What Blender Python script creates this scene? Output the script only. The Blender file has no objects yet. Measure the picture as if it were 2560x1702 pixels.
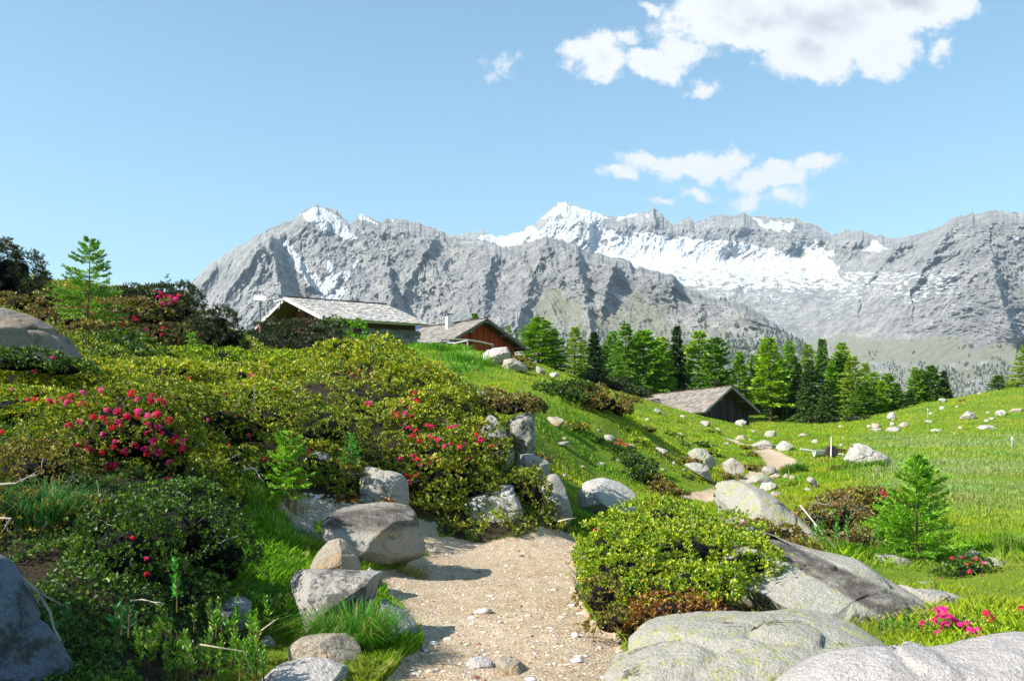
import bpy, math, random
import numpy as np
# ------------------------------------------------------------ camera, sky, sun, exposure
F = 2512.0; HZ = 1045.0            # focal length in photo pixels, eye-level row of the photograph
sc = bpy.context.scene; COL = sc.collection
cam = bpy.data.cameras.new('camera'); camo = bpy.data.objects.new('camera', cam); COL.objects.link(camo)
cam.sensor_width = 36; cam.lens = 36*F/2560; cam.shift_y = (HZ-851)/2560
cam.clip_start = .1; cam.clip_end = 60000
camo.location = (0, 0, 0); camo.rotation_euler = (math.pi/2, 0, 0); sc.camera = camo
SUN = np.array([-.72, -.33, .62]); SUN /= np.linalg.norm(SUN)
sc.view_settings.view_transform = 'Standard'; sc.view_settings.look = 'None'
sc.view_settings.gamma = 1; sc.view_settings.exposure = 1.0
sc.cycles.max_bounces = 6; sc.cycles.diffuse_bounces = 2; sc.cycles.glossy_bounces = 1
sc.cycles.transmission_bounces = 3; sc.cycles.transparent_max_bounces = 4; sc.cycles.volume_bounces = 0
sc.cycles.sample_clamp_indirect = 4
sl = bpy.data.lights.new('sun', 'SUN'); sl.energy = 5; sl.angle = math.radians(.5); sl.color = (1, .97, .9)
so = bpy.data.objects.new('sun', sl); COL.objects.link(so)
from mathutils import Vector, Matrix
so.rotation_euler = Vector(SUN).to_track_quat('Z', 'Y').to_euler(); so.location = (-20, -5, 30)

class NT:                                        # tiny node-tree helper
    def __init__(s, nt): s.nt = nt; nt.nodes.clear()
    def n(s, t, **k):
        nd = s.nt.nodes.new(t)
        for a, b in k.items(): setattr(nd, a, b)
        return nd
    def put(s, sock, v):
        if v is None: return
        if isinstance(v, bpy.types.NodeSocket): s.nt.links.new(v, sock)
        else:
            if isinstance(v, tuple) and len(v) == 3 and sock.type == 'RGBA': v = v+(1,)
            sock.default_value = v
    def m(s, op, a, b=None, c=None, clamp=False):
        nd = s.n('ShaderNodeMath', operation=op, use_clamp=clamp)
        s.put(nd.inputs[0], a); s.put(nd.inputs[1], b); s.put(nd.inputs[2], c); return nd.outputs[0]
    def vm(s, op, a, b=None):
        nd = s.n('ShaderNodeVectorMath', operation=op); s.put(nd.inputs[0], a); s.put(nd.inputs[1], b)
        return nd.outputs['Value'] if op in ('LENGTH', 'DOT_PRODUCT') else nd.outputs[0]
    def noise(s, vec, scale, detail=4, rough=.6, dist=0, col=False):
        nd = s.n('ShaderNodeTexNoise'); s.put(nd.inputs['Vector'], vec); nd.inputs['Scale'].default_value = scale
        nd.inputs['Detail'].default_value = detail; nd.inputs['Roughness'].default_value = rough
        nd.inputs['Distortion'].default_value = dist; return nd.outputs['Color' if col else 'Fac']
    def vor(s, vec, scale, feat='F1', out='Distance'):
        nd = s.n('ShaderNodeTexVoronoi', feature=feat); s.put(nd.inputs['Vector'], vec); nd.inputs['Scale'].default_value = scale
        return nd.outputs[out]
    def ss(s, x, a, b, lo=0., hi=1.):
        nd = s.n('ShaderNodeMapRange', interpolation_type='SMOOTHSTEP'); s.put(nd.inputs['Value'], x)
        nd.inputs['From Min'].default_value = a; nd.inputs['From Max'].default_value = b
        nd.inputs['To Min'].default_value = lo; nd.inputs['To Max'].default_value = hi; return nd.outputs['Result']
    def mix(s, f, a, b, bt='MIX'):
        nd = s.n('ShaderNodeMix', data_type='RGBA', blend_type=bt)
        s.put(nd.inputs['Factor'], f); s.put(nd.inputs['A'], a) if 0 else s.put(nd.inputs[6], a); s.put(nd.inputs[7], b)
        return nd.outputs[2]
    def comb(s, x, y, z):
        nd = s.n('ShaderNodeCombineXYZ'); s.put(nd.inputs[0], x); s.put(nd.inputs[1], y); s.put(nd.inputs[2], z); return nd.outputs[0]
    def sep(s, v):
        nd = s.n('ShaderNodeSeparateXYZ'); s.put(nd.inputs[0], v); return nd.outputs
    def link(s, a, b): s.nt.links.new(a, b)

w = bpy.data.worlds.new('World'); sc.world = w; w.use_nodes = True
T = NT(w.node_tree)
sky = T.n('ShaderNodeTexSky', sky_type='NISHITA', sun_disc=False)
sky.sun_elevation = math.asin(SUN[2]); sky.sun_rotation = math.atan2(SUN[0], SUN[1])
sky.altitude = 1200; sky.air_density = 1.15; sky.dust_density = .8; sky.ozone_density = 1.6
bgA = T.n('ShaderNodeBackground'); T.put(bgA.inputs['Color'], T.mix(1., sky.outputs[0], (1.0, 1.20, 1.12), 'MULTIPLY')); bgA.inputs['Strength'].default_value = .090
tc = T.n('ShaderNodeTexCoord').outputs['Generated']; X, Y, Z = T.sep(tc)
Yc = T.m('MAXIMUM', Y, .02); cu = T.m('DIVIDE', X, Yc); cv = T.m('DIVIDE', Z, Yc)
uv = T.comb(cu, cv, 0.)
wn = T.noise(uv, 9, 5, .6, 0, True); wn2 = T.noise(uv, 40, 4, .65, 0, True)
off = T.vm('SCALE', T.vm('SUBTRACT', wn, (.5, .5, .5))); off.node.inputs['Scale'].default_value = .055
off2 = T.vm('SCALE', T.vm('SUBTRACT', wn2, (.5, .5, .5))); off2.node.inputs['Scale'].default_value = .020
q = T.vm('ADD', T.vm('ADD', uv, off), off2)
CL = [(1500, 140, 62, 50, .95), (1440, 140, 45, 22, .45), (1570, 88, 40, 20, .35), (1640, 145, 70, 32, .8), (1710, 125, 60, 50, .6), (1700, 175, 40, 25, .5),
      (1900, 20, 210, 70, 1.3), (2080, 40, 240, 90, 1.3), (2020, 110, 130, 80, 1.2), (1830, 60, 120, 60, 1.), (2280, 20, 130, 60, 1.2), (2215, 128, 90, 58, .95),
      (1650, 398, 90, 24, .62), (1740, 408, 110, 34, .7), (1560, 422, 60, 15, .5), (1830, 392, 40, 24, .5), (1930, 436, 100, 30, .7), (2040, 418, 70, 20, .6), (1880, 450, 56, 26, .62),
      (1740, 478, 46, 14, .38), (1870, 495, 40, 22, .4), (1970, 488, 48, 24, .36), (1240, 155, 34, 18, .12), (1765, 222, 30, 14, .4), (2360, 120, 24, 38, .35), (1640, 5, 40, 12, .4), (1650, 492, 30, 9, .3), (1690, 60, 60, 40, .3)]
den = None
for (a, b, ra, rb, s_) in CL:
    d = T.vm('LENGTH', T.vm('MULTIPLY', T.vm('SUBTRACT', q, ((a-1280)/F, (HZ-b)/F, 0)), (F/ra/1.25, F/rb/1.25, 0)))
    e = T.m('MULTIPLY', T.m('SUBTRACT', 1., d), s_)
    den = e if den is None else T.m('MAXIMUM', den, e)
fine = T.noise(uv, 60, 6, .7)
a_ = T.m('ADD', den, T.m('MULTIPLY', T.m('SUBTRACT', fine, .5), 1.0))
alpha = T.ss(a_, -.06, .34)
alpha = T.m('MULTIPLY', alpha, T.m('GREATER_THAN', Y, .03))
alpha = T.m('MULTIPLY', alpha, .96)
core = T.ss(den, .55, 1.15)
shade = T.m('MULTIPLY', core, T.ss(T.noise(uv, 13, 4, .6), .3, .62))
ccol = T.mix(shade, (1.0, .99, 1.0), (.64, .62, .66))
bgB = T.n('ShaderNodeBackground'); T.put(bgB.inputs['Color'], ccol); bgB.inputs['Strength'].default_value = .55
ms = T.n('ShaderNodeMixShader'); T.put(ms.inputs[0], alpha); T.link(bgA.outputs[0], ms.inputs[1]); T.link(bgB.outputs[0], ms.inputs[2])
T.link(ms.outputs[0], T.n('ShaderNodeOutputWorld').inputs[0])

# ------------------------------------------------------------ numpy noise
def _h(ix, iy, iz, seed):
    h = (ix*374761393+iy*668265263+iz*2147483647+seed*1274126177) & 0xffffffff
    h = ((h ^ (h >> 13))*1274126177) & 0xffffffff
    h = ((h ^ (h >> 16))*2246822519) & 0xffffffff
    return (h ^ (h >> 15)).astype(np.int64)
_G = np.random.RandomState(7).normal(size=(256, 3)); _G /= np.linalg.norm(_G, axis=1)[:, None]
def pn(x, y, z=0., seed=0):
    x, y, z = np.broadcast_arrays(np.asarray(x, float), np.asarray(y, float), np.asarray(z, float))
    ix = np.floor(x).astype(np.int64); iy = np.floor(y).astype(np.int64); iz = np.floor(z).astype(np.int64)
    fx = x-ix; fy = y-iy; fz = z-iz
    sx = fx*fx*(3-2*fx); sy = fy*fy*(3-2*fy); sz = fz*fz*(3-2*fz); o = 0
    for a in (0, 1):
        for b in (0, 1):
            for c in (0, 1):
                g = _G[_h(ix+a, iy+b, iz+c, seed) & 255]
                d = g[..., 0]*(fx-a)+g[..., 1]*(fy-b)+g[..., 2]*(fz-c)
                o = o+d*(sx if a else 1-sx)*(sy if b else 1-sy)*(sz if c else 1-sz)
    return o*1.6
def fbm(x, y, z=0., o=4, seed=0, g=.5, l=2.03):
    r = 0; a = 1.; k = 1.
    for i in range(o): r = r+a*pn(x*k, y*k, z*k, seed+i*17); a *= g; k *= l
    return r
def ridged(x, y, z=0., o=4, seed=0, g=.5, l=2.07):
    r = 0; a = 1.; k = 1.
    for i in range(o): r = r+a*(1-2*np.abs(pn(x*k, y*k, z*k, seed+i*31))); a *= g; k *= l
    return r
def sst(x, a, b):
    t = np.clip((x-a)/(b-a), 0, 1); return t*t*(3-2*t)
def inpoly(u, v, poly):
    r = np.zeros(np.shape(u), bool); n = len(poly)
    for i in range(n):
        x1, y1 = poly[i]; x2, y2 = poly[(i+1) % n]
        if y1 == y2: continue
        r ^= ((y1 > v) != (y2 > v)) & (u < (x2-x1)*(v-y1)/(y2-y1)+x1)
    return r
def at(u, v, Y): return np.array([(u-1280)/F*Y, Y, (HZ-v)/F*Y])

# ------------------------------------------------------------ mesh + object helpers
def mesh(name, V, faces, mat, attrs=None, smooth=True):
    """faces: list of int arrays (n,k)"""
    me = bpy.data.meshes.new(name); V = np.asarray(V, np.float32)
    me.vertices.add(len(V)); me.vertices.foreach_set('co', V.ravel())
    fl = [np.asarray(f, np.int32) for f in faces if len(f)]
    tot = sum(f.size for f in fl); nf = sum(len(f) for f in fl)
    me.loops.add(tot); me.polygons.add(nf)
    me.loops.foreach_set('vertex_index', np.concatenate([f.ravel() for f in fl]))
    sizes = np.concatenate([np.full(len(f), f.shape[1], np.int32) for f in fl])
    me.polygons.foreach_set('loop_start', np.concatenate([[0], np.cumsum(sizes)[:-1]]).astype(np.int32))
    me.polygons.foreach_set('use_smooth', np.full(nf, smooth))
    me.update(calc_edges=True)
    for k, a in (attrs or {}).items():
        a = np.asarray(a, np.float32)
        if a.ndim == 2:
            at_ = me.attributes.new(k, 'FLOAT_COLOR', 'POINT'); b = np.ones((len(V), 4), np.float32); b[:, :3] = a[:, :3]
            at_.data.foreach_set('color', b.ravel())
        else:
            at_ = me.attributes.new(k, 'FLOAT', 'POINT'); at_.data.foreach_set('value', a)
    if mat: me.materials.append(mat)
    return me
def obj(name, me, parent=None, loc=None):
    o = bpy.data.objects.new(name, me); COL.objects.link(o); o.parent = parent
    if loc is not None: o.location = tuple(float(c) for c in loc)
    return o
def thing(name, label, cat, loc=(0, 0, 0), group=None, rz=0):
    o = bpy.data.objects.new(name, None); COL.objects.link(o); o.location = tuple(float(c) for c in loc); o.rotation_euler = (0, 0, rz)
    return tag(o, label, cat, group)
def tag(o, label=None, cat=None, group=None, kind=None):
    if label: o['label'] = label
    if cat: o['category'] = cat
    if group: o['group'] = group
    if kind: o['kind'] = kind
    return o
class MB:
    def __init__(s): s.V = []; s.F = {}; s.n = 0; s.A = []
    def add(s, V, fs, a=None):
        V = np.asarray(V, float).reshape(-1, 3)
        for f in fs:
            f = np.asarray(f); s.F.setdefault(f.shape[1], []).append(f+s.n)
        s.V.append(V); s.n += len(V); s.A.append(np.broadcast_to(np.asarray(a if a is not None else (.5, .5, .5), float), (len(V), 3)))
    def box(s, c, d, R=None, a=None):
        c = np.asarray(c, float); d = np.asarray(d, float)/2
        P = np.array([[x, y, z] for x in (-1, 1) for y in (-1, 1) for z in (-1, 1)], float)*d
        if R is not None: P = P@np.asarray(R).T
        s.add(P+c, [np.array([[0, 1, 3, 2], [4, 6, 7, 5], [0, 4, 5, 1], [2, 3, 7, 6], [0, 2, 6, 4], [1, 5, 7, 3]])], a)
    def tube(s, P, r, k=7, a=None):
        P = np.asarray(P, float); r = np.broadcast_to(np.asarray(r, float), (len(P),)); V = []
        for i in range(len(P)):
            d = P[min(i+1, len(P)-1)]-P[max(i-1, 0)]; d /= np.linalg.norm(d)+1e-9
            x = np.cross(d, [0, 0, 1.] if abs(d[2]) < .9 else [1., 0, 0]); x /= np.linalg.norm(x); y = np.cross(d, x)
            t = np.arange(k)*2*math.pi/k
            V.append(P[i]+r[i]*(np.cos(t)[:, None]*x+np.sin(t)[:, None]*y))
        V = np.concatenate(V); fs = []
        j = np.arange(k); j2 = (j+1) % k
        for i in range(len(P)-1): fs.append(np.stack([i*k+j, i*k+j2, (i+1)*k+j2, (i+1)*k+j], 1))
        s.add(V, [np.concatenate(fs), np.array([list(range(k))[::-1]]), np.array([[(len(P)-1)*k+t for t in range(k)]])], a)
    def me(s, name, mat, smooth=False):
        return mesh(name, np.concatenate(s.V), [np.concatenate(v) for v in s.F.values()], mat, {'col': np.concatenate(s.A)}, smooth)
    def build(s, name, mat, parent=None, smooth=False): return obj(name, s.me(name, mat, smooth), parent)

# ------------------------------------------------------------ materials
def newmat(name):
    m = bpy.data.materials.new(name); m.use_nodes = True; return m, NT(m.node_tree)
def finish(T, col, rough=.9, bump=None, bstr=.5, bdist=.01, spec=.3, extra=None):
    p = T.n('ShaderNodeBsdfPrincipled'); T.put(p.inputs['Base Color'], col); T.put(p.inputs['Roughness'], rough)
    p.inputs['Specular IOR Level'].default_value = spec
    if bump is not None:
        b = T.n('ShaderNodeBump'); b.inputs['Strength'].default_value = bstr; b.inputs['Distance'].default_value = bdist
        T.put(b.inputs['Height'], bump); T.link(b.outputs[0], p.inputs['Normal'])
    T.link(p.outputs[0], T.n('ShaderNodeOutputMaterial').inputs[0]); return p
def leaf_mat(name, trans=.3, rough=.5, gloss=.06):
    m, T = newmat(name); c = T.n('ShaderNodeAttribute', attribute_name='col').outputs['Color']
    d = T.n('ShaderNodeBsdfDiffuse'); T.put(d.inputs[0], c)
    t = T.n('ShaderNodeBsdfTranslucent'); T.put(t.inputs[0], T.mix(1., c, (1., 1.15, .5), 'MULTIPLY'))
    x = T.n('ShaderNodeMixShader'); x.inputs[0].default_value = trans; T.link(d.outputs[0], x.inputs[1]); T.link(t.outputs[0], x.inputs[2])
    g = T.n('ShaderNodeBsdfGlossy'); g.inputs['Roughness'].default_value = rough; T.put(g.inputs[0], (1., 1., .95))
    y = T.n('ShaderNodeMixShader'); y.inputs[0].default_value = gloss; T.link(x.outputs[0], y.inputs[1]); T.link(g.outputs[0], y.inputs[2])
    T.link(y.outputs[0], T.n('ShaderNodeOutputMaterial').inputs[0]); return m
M_leaf = leaf_mat('shrub_leaf', .3, .5, .035); M_needle = leaf_mat('needles', .3, .6, .03)
M_grass = leaf_mat('grass_blade', .35, .6, .015); M_petal = leaf_mat('petal', .3, .6, .02)
def attr_mat(name, rough=.85, ns=6., amt=.35, spec=.3, bd=.01):
    m, T = newmat(name); c = T.n('ShaderNodeAttribute', attribute_name='col').outputs['Color']
    o = T.n('ShaderNodeTexCoord').outputs['Object']
    n = T.noise(o, ns, 6, .65); n2 = T.noise(T.vm('MULTIPLY', o, (1., 1., .15)), ns*4, 4, .6)
    k = T.m('ADD', T.m('MULTIPLY', T.m('ADD', n, n2), amt), 1-amt)
    g = T.comb(k, k, k)
    finish(T, T.mix(1., c, g, 'MULTIPLY'), rough, n2, .5, bd, spec); return m
M_wood = attr_mat('weathered_wood', .8, 5, .5)
M_bark = attr_mat('bark', .9, 9, .6, .2, .02)
M_metal = attr_mat('painted_metal', .5, 2, .1, .5)
def rock_mat(name, base=(.43, .40, .37), dark=.35, yellow=0., warm=.15, cool=0., scale=1., band=False, pale=.0):
    m, T = newmat(name); g = T.n('ShaderNodeTexCoord').outputs['Object']
    sp = T.noise(g, 120*scale, 3, .75); md = T.noise(g, 9*scale, 6, .7); lg = T.noise(g, 2.2*scale, 4, .6)
    pk = T.noise(g, 45*scale, 3, .7)
    c = T.mix(T.ss(sp, .3, .7), tuple(x*.62 for x in base), tuple(min(1, x*1.32) for x in base))
    c = T.mix(T.ss(pk, .42, .7, 0, .45), c, tuple(x*.55 for x in base))
    c = T.mix(T.ss(md, .35, .7, 0, .45), c, (base[0]*1.25, base[1]*1.24, base[2]*1.23))
    c = T.mix(T.ss(lg, .48, .72, 0, warm*1.6), c, (.42, .27, .13))
    if yellow:
        y = T.m('MULTIPLY', T.ss(T.noise(g, 7*scale, 8, .75), .5, .6), T.ss(T.noise(g, 26*scale, 5, .7), .4, .55))
        c = T.mix(T.m('MULTIPLY', y, yellow), c, (.44, .44, .13))
    if dark:
        nz = T.sep(T.n('ShaderNodeNewGeometry').outputs['Normal'])[2]
        k = T.m('ADD', T.noise(g, 3.4*scale, 8, .72), T.m('MULTIPLY', nz, .03))
        k2 = T.m('ADD', k, T.m('MULTIPLY', T.m('SUBTRACT', T.noise(g, 30*scale, 4, .7), .5), .3))
        c = T.mix(T.ss(k2, .68-dark*.28, .76-dark*.22, 0, .86), c, (.060, .058, .060))
    if band:
        a = T.n('ShaderNodeAttribute', attribute_name='band').outputs['Fac']
        gz = T.noise(T.vm('MULTIPLY', g, (2., 2., 7.)), 2.5, 6, .7)
        c = T.mix(T.m('MULTIPLY', a, T.ss(gz, .3, .6, .35, .95)), c, (.10, .08, .07))
    h = T.m('ADD', T.m('MULTIPLY', md, 1.), T.m('ADD', T.m('MULTIPLY', sp, .12), T.m('MULTIPLY', pk, .3)))
    finish(T, c, .88, h, 1., .07/scale, .2); return m
RM = dict(
    grey=rock_mat('granite_grey', (.42, .385, .34), .22, 0, .18), dark=rock_mat('granite_black_lichen', (.42, .38, .34), .72, .15, .25),
    warm=rock_mat('granite_warm', (.44, .37, .28), .12, 0, .6), lichen=rock_mat('granite_yellow_lichen', (.42, .39, .33), .3, .9, .08),
    half=rock_mat('granite_weathered', (.42, .38, .33), .4, .3, .3, band=True), pale=rock_mat('granite_pale', (.50, .47, .43), .15, .15, .12),
    pink=rock_mat('granite_pinkish', (.50, .45, .42), .1, 0, .12), slab=rock_mat('granite_banded', (.44, .41, .35), .15, .5, .12, band=True),
    blue=rock_mat('granite_shaded', (.30, .30, .31), .5, .1, 0.), corner=rock_mat('granite_lichen_blue_shade', (.17, .20, .25), .7, .2, 0.), brown=rock_mat('granite_brown', (.30, .25, .205), .35, .1, .3), far=rock_mat('granite_far', (.55, .50, .44), .2, .1, .15, scale=.6))  # blue and corner: shade of their boulders put into the base colour
# ------------------------------------------------------------ terrain
CP = [(1200,1702,6.2),(1100,1600,7.3),(1400,1600,7.3),(1250,1500,8.8),(1250,1400,11.3),(1150,1345,13.2),(1400,1345,13.4),
 (1450,1345,17),(1500,1300,20),(1600,1255,24),(1750,1225,27),(1800,1190,33),(1880,1160,38),(1950,1150,40),(1880,1125,47),(1830,1102,55),(1790,1085,65),
 (1530,1712,6.3),(1500,1560,8.),(1750,1790,6.2),(2000,1790,6.1),(2300,1730,5.7),(2560,1730,5.5),(1700,1480,9.5),(2000,1450,10.5),(2300,1540,8.5),(2560,1520,8.8),(1950,1330,14),(2200,1400,12.5),(2450,1440,11),(2150,1280,17),(2450,1330,15.5),(2700,1330,15),
 (2000,1250,20),(2300,1220,23),(2500,1230,22),(2200,1160,33),(2500,1160,33),(2350,1120,45),(2550,1120,45),(2100,1112,48),(2300,1088,62),(2500,1085,66),(2100,1078,72),(2250,1072,85),(2700,1080,66),
 (2200,1058,95),(2250,1038,96),(2350,1008,102),(2450,988,108),(2560,968,115),(2700,955,120),(2560,1030,170),(2300,1070,160),(2700,1020,180),
 (1700,1150,30),(1600,1180,27),(1500,1130,28),(1400,1160,24),(1500,1055,34),(1350,1100,24),(1320,1200,19),(1380,1290,16.5),(1400,980,44),(1600,1044,60),(1500,987,76),(1561,1001,76),(1640,1015,77),(1700,1030,78),(1760,1043,80),(1830,1064,84),(1440,968,31),(1520,978,31),(1480,1078,28.3),(1480,1010,37),(1275,1080,17.6),(1400,928,60),(1300,915,56),(1250,893,55),(1060,880,56),(1180,960,42),(1100,900,50),(1000,900,50),
 (1800,1068,104),(1900,1058,112),(2050,1062,100),(1450,940,92),(1620,1022,112),(1750,1015,128),(1900,1030,124),
 (1600,1100,210),(1900,1100,210),(2100,1100,210),(1200,940,130),(900,900,120),(500,900,120),(100,900,120),(-400,900,120),(1300,1100,240),(500,1050,240),(2700,1100,240),
 (620,1300,9.6),(700,1260,11),(760,1238,12.2),(560,1350,8.6),(650,1430,8.4),(1000,1480,8.9),(600,1620,6.9),(900,1650,6.7),(450,1690,6),(1080,1270,13),(1000,1320,12.6),(0,1720,5),(850,1290,11.5),
 (200,735,48),(500,800,52),(800,870,60),(700,880,50),(-300,700,40),(-400,1000,12),(-300,1300,7),(-200,1720,5)]
for (u, v, Y) in [(0,960,11),(200,960,12),(400,930,14),(600,920,17),(750,905,18),(850,872,17),(930,862,17.5),(1050,915,16.5),(1150,970,16),(1200,1030,15.5),
 (200,1050,9.6),(400,1090,9),(600,1050,11),(800,1000,13.5),(1000,1050,14.5),(150,1200,7.2),(400,1250,7.4),(600,1150,10.2),(800,1150,12.4),(1000,1190,13.6),(400,1400,6.4),(570,1380,7.6),(200,1500,5.2),
 (0,780,22),(100,730,26),(300,720,27),(450,740,28),(550,810,32),(650,860,40),(750,885,43),(300,830,20),(0,860,16),(500,870,24),(700,880,28)]:
    CP.append((u, v+.38*F/Y, Y))
CP = np.array(CP, float)
def _ker(d): return np.sqrt(d*d+.01)
_c = np.stack([CP[:, 0]/1000, np.log(CP[:, 2])*1.1], 1)
_A = _ker(np.linalg.norm(_c[:, None]-_c[None], axis=2))
_w = np.linalg.solve(_A-np.eye(len(_c))*.02, CP[:, 1]-1200)
def Hraw(x, y):
    th = np.clip(np.arctan2(x, y), -.62, .62); r = np.maximum(np.hypot(x, y), .01)
    U = 1280+F*np.tan(th); Yp = np.clip(r*np.cos(th), 4., 300); out = np.empty(np.shape(x)); sh = out.shape
    U = U.ravel()/1000; L = (np.log(Yp)*1.1).ravel(); o = np.empty(U.size)
    for i in range(0, U.size, 40000):
        s = slice(i, i+40000); o[s] = _ker(np.hypot(U[s, None]-_c[:, 0], L[s, None]-_c[:, 1]))@_w+1200
    z = (HZ-o.reshape(sh))/F*Yp
    return z
NG = 720; KS = 6.6
_s = np.linspace(-1, 1, NG); gx = 420*np.sinh(KS*_s)/math.sinh(KS); gy = 8+420*np.sinh(KS*_s)/math.sinh(KS)
GX, GY = np.meshgrid(gx, gy)
GZ = Hraw(GX, GY); _r = np.hypot(GX, GY)
_k = sst(_r, 2., 5.5); GZ = -1.62*(1-_k)+GZ*_k
GZ = np.where(GY < 0, GZ*sst(GY, -60, 0)-3*(1-sst(GY, -60, 0)), GZ)
_far = sst(_r, 190, 330); GZ = GZ*(1-_far)-60*_far; GZ -= 90*sst(_r, 300, 560)
PU = 1280+F*GX/np.maximum(GY, .5); PV = HZ-F*GZ/np.maximum(GY, .5)
_wu = fbm(GX*1.7, GY*1.7, 0, 4, 3)*.10*F/np.maximum(GY, 3); _wv = fbm(GX*1.7, GY*1.7, 5, 4, 4)*.04*F/np.maximum(GY, 3)
P1 = [(900,1760),(985,1660),(1040,1620),(1040,1560),(970,1490),(930,1440),(1060,1385),(1075,1350),(1080,1330),(1200,1340),(1460,1320),(1445,1400),(1450,1500),(1535,1590),(1560,1660),(1560,1790),(1480,1790)]
P2 = [(1690,1255),(1712,1232),(1760,1228),(1800,1208),(1862,1190),(1890,1172),(1915,1160),(1905,1140),(1870,1125),(1850,1112),(1800,1095),(1802,1088),(1850,1105),(1900,1119),(1945,1128),(1985,1150),(2005,1166),(1960,1168),(1930,1182),(1890,1197),(1850,1214),(1800,1224),(1780,1260)]
P3 = [(600,1300),(700,1262),(790,1240),(900,1262),(1010,1290),(1100,1300),(1100,1345),(960,1330),(820,1330),(700,1310)]
path = (inpoly(PU+_wu, PV+_wv, P1) & (GY < 14.6)) | (inpoly(PU+_wu, PV+_wv, P2) & (GY > 20) & (GY < 80)) | (inpoly(PU+_wu, PV+_wv, P3) & (GY > 8) & (GY < 16))
path = path.astype(float)
for _ in range(2):
    path[1:-1, 1:-1] = (path[1:-1, 1:-1]*2+path[:-2, 1:-1]+path[2:, 1:-1]+path[1:-1, :-2]+path[1:-1, 2:])/6
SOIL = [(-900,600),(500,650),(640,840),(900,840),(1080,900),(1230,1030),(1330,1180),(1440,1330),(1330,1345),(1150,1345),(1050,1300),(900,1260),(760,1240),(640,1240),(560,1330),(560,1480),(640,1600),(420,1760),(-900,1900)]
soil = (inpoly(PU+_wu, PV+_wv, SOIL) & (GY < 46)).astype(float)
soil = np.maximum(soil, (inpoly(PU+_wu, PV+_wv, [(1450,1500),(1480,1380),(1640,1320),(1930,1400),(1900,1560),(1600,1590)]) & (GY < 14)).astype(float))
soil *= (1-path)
bump = fbm(GX*.7, GY*.7, 0, 4, 21)*.10+ridged(GX*.35, GY*.35, 0, 2, 24)*.06
bump2 = fbm(GX*6, GY*6, 0, 4, 22)*.012
GZ = GZ+(bump*(1-path*.85)*sst(_r, 5, 14)+bump2)*np.where(_r < 250, 1, 1)-path*.05
def hgt(x, y):
    x = np.asarray(x, float); y = np.asarray(y, float)
    i = (np.arcsinh(x/420*math.sinh(KS))/KS+1)/2*(NG-1); j = (np.arcsinh((y-8)/420*math.sinh(KS))/KS+1)/2*(NG-1)
    i = np.clip(i, 0, NG-1.001); j = np.clip(j, 0, NG-1.001); a = i.astype(int); b = j.astype(int); fa = i-a; fb = j-b
    return lambda G: (G[b, a]*(1-fa)+G[b, a+1]*fa)*(1-fb)+(G[b+1, a]*(1-fa)+G[b+1, a+1]*fa)*fb
def ground(x, y): return hgt(x, y)(GZ)
_YS = np.geomspace(3.5, 330, 2500)
def hit(u, v, ymin=3.5):
    z = (HZ-v)/F*_YS; g = ground((u-1280)/F*_YS, _YS); k = np.nonzero((z <= g) & (_YS >= ymin))[0]
    return _YS[k[0]] if len(k) else 150.
I = np.arange(NG*NG).reshape(NG, NG)
tf = np.stack([I[:-1, :-1], I[:-1, 1:], I[1:, 1:], I[1:, :-1]], -1).reshape(-1, 4)
m, T = newmat('ground'); g = T.n('ShaderNodeTexCoord').outputs['Object']
ap = T.n('ShaderNodeAttribute', attribute_name='path').outputs['Fac']; asl = T.n('ShaderNodeAttribute', attribute_name='soil').outputs['Fac']
n1 = T.noise(g, .25, 5, .6); n2 = T.noise(g, 2.5, 5, .65); n3 = T.noise(g, 30, 4, .7)
gr = T.mix(T.ss(n1, .35, .65), (.10, .19, .012), (.19, .25, .02)); gr = T.mix(T.ss(n2, .4, .7, 0, .6), gr, (.24, .25, .04))
gr = T.mix(T.ss(n3, .35, .7, 0, .5), gr, (.07, .13, .01))
pa = T.mix(T.ss(T.noise(g, 6, 6, .7), .3, .7), (.58, .44, .29), (.42, .29, .17))
pa = T.mix(T.ss(T.noise(g, 1.1, 4, .6), .35, .65, 0, .5), pa, (.60, .48, .34))
pe = T.vor(g, 38, 'F1', 'Color'); pd = T.vor(g, 38)
pa = T.mix(T.m('MULTIPLY', T.ss(T.sep(pe)[0], .82, .88), T.ss(pd, .5, .3)), pa, (.72, .67, .6))
pa = T.mix(T.m('MULTIPLY', T.ss(T.sep(pe)[1], .84, .88), T.ss(pd, .45, .3)), pa, (.2, .12, .08))
pa = T.mix(T.ss(T.noise(g, 70, 3, .8), .5, .7, 0, .55), pa, (.30, .20, .12))
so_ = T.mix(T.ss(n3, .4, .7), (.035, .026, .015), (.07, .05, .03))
edge = T.noise(g, 14, 4, .7)
apn = T.ss(T.m('ADD', ap, T.m('MULTIPLY', T.m('SUBTRACT', edge, .5), .6)), .4, .6)
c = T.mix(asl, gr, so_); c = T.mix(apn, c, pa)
h = T.m('ADD', T.m('MULTIPLY', T.ss(pd, .5, .1), .5), T.m('ADD', T.noise(g, 70, 4, .75), T.m('MULTIPLY', T.noise(g, 9, 4, .6), 1.5)))
finish(T, c, .95, h, .9, .02, .15); M_ground = m
go = obj('ground', mesh('ground', np.stack([GX, GY, GZ], -1).reshape(-1, 3), [tf], M_ground, {'path': path.ravel(), 'soil': soil.ravel()})); tag(go, kind='structure')

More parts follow.
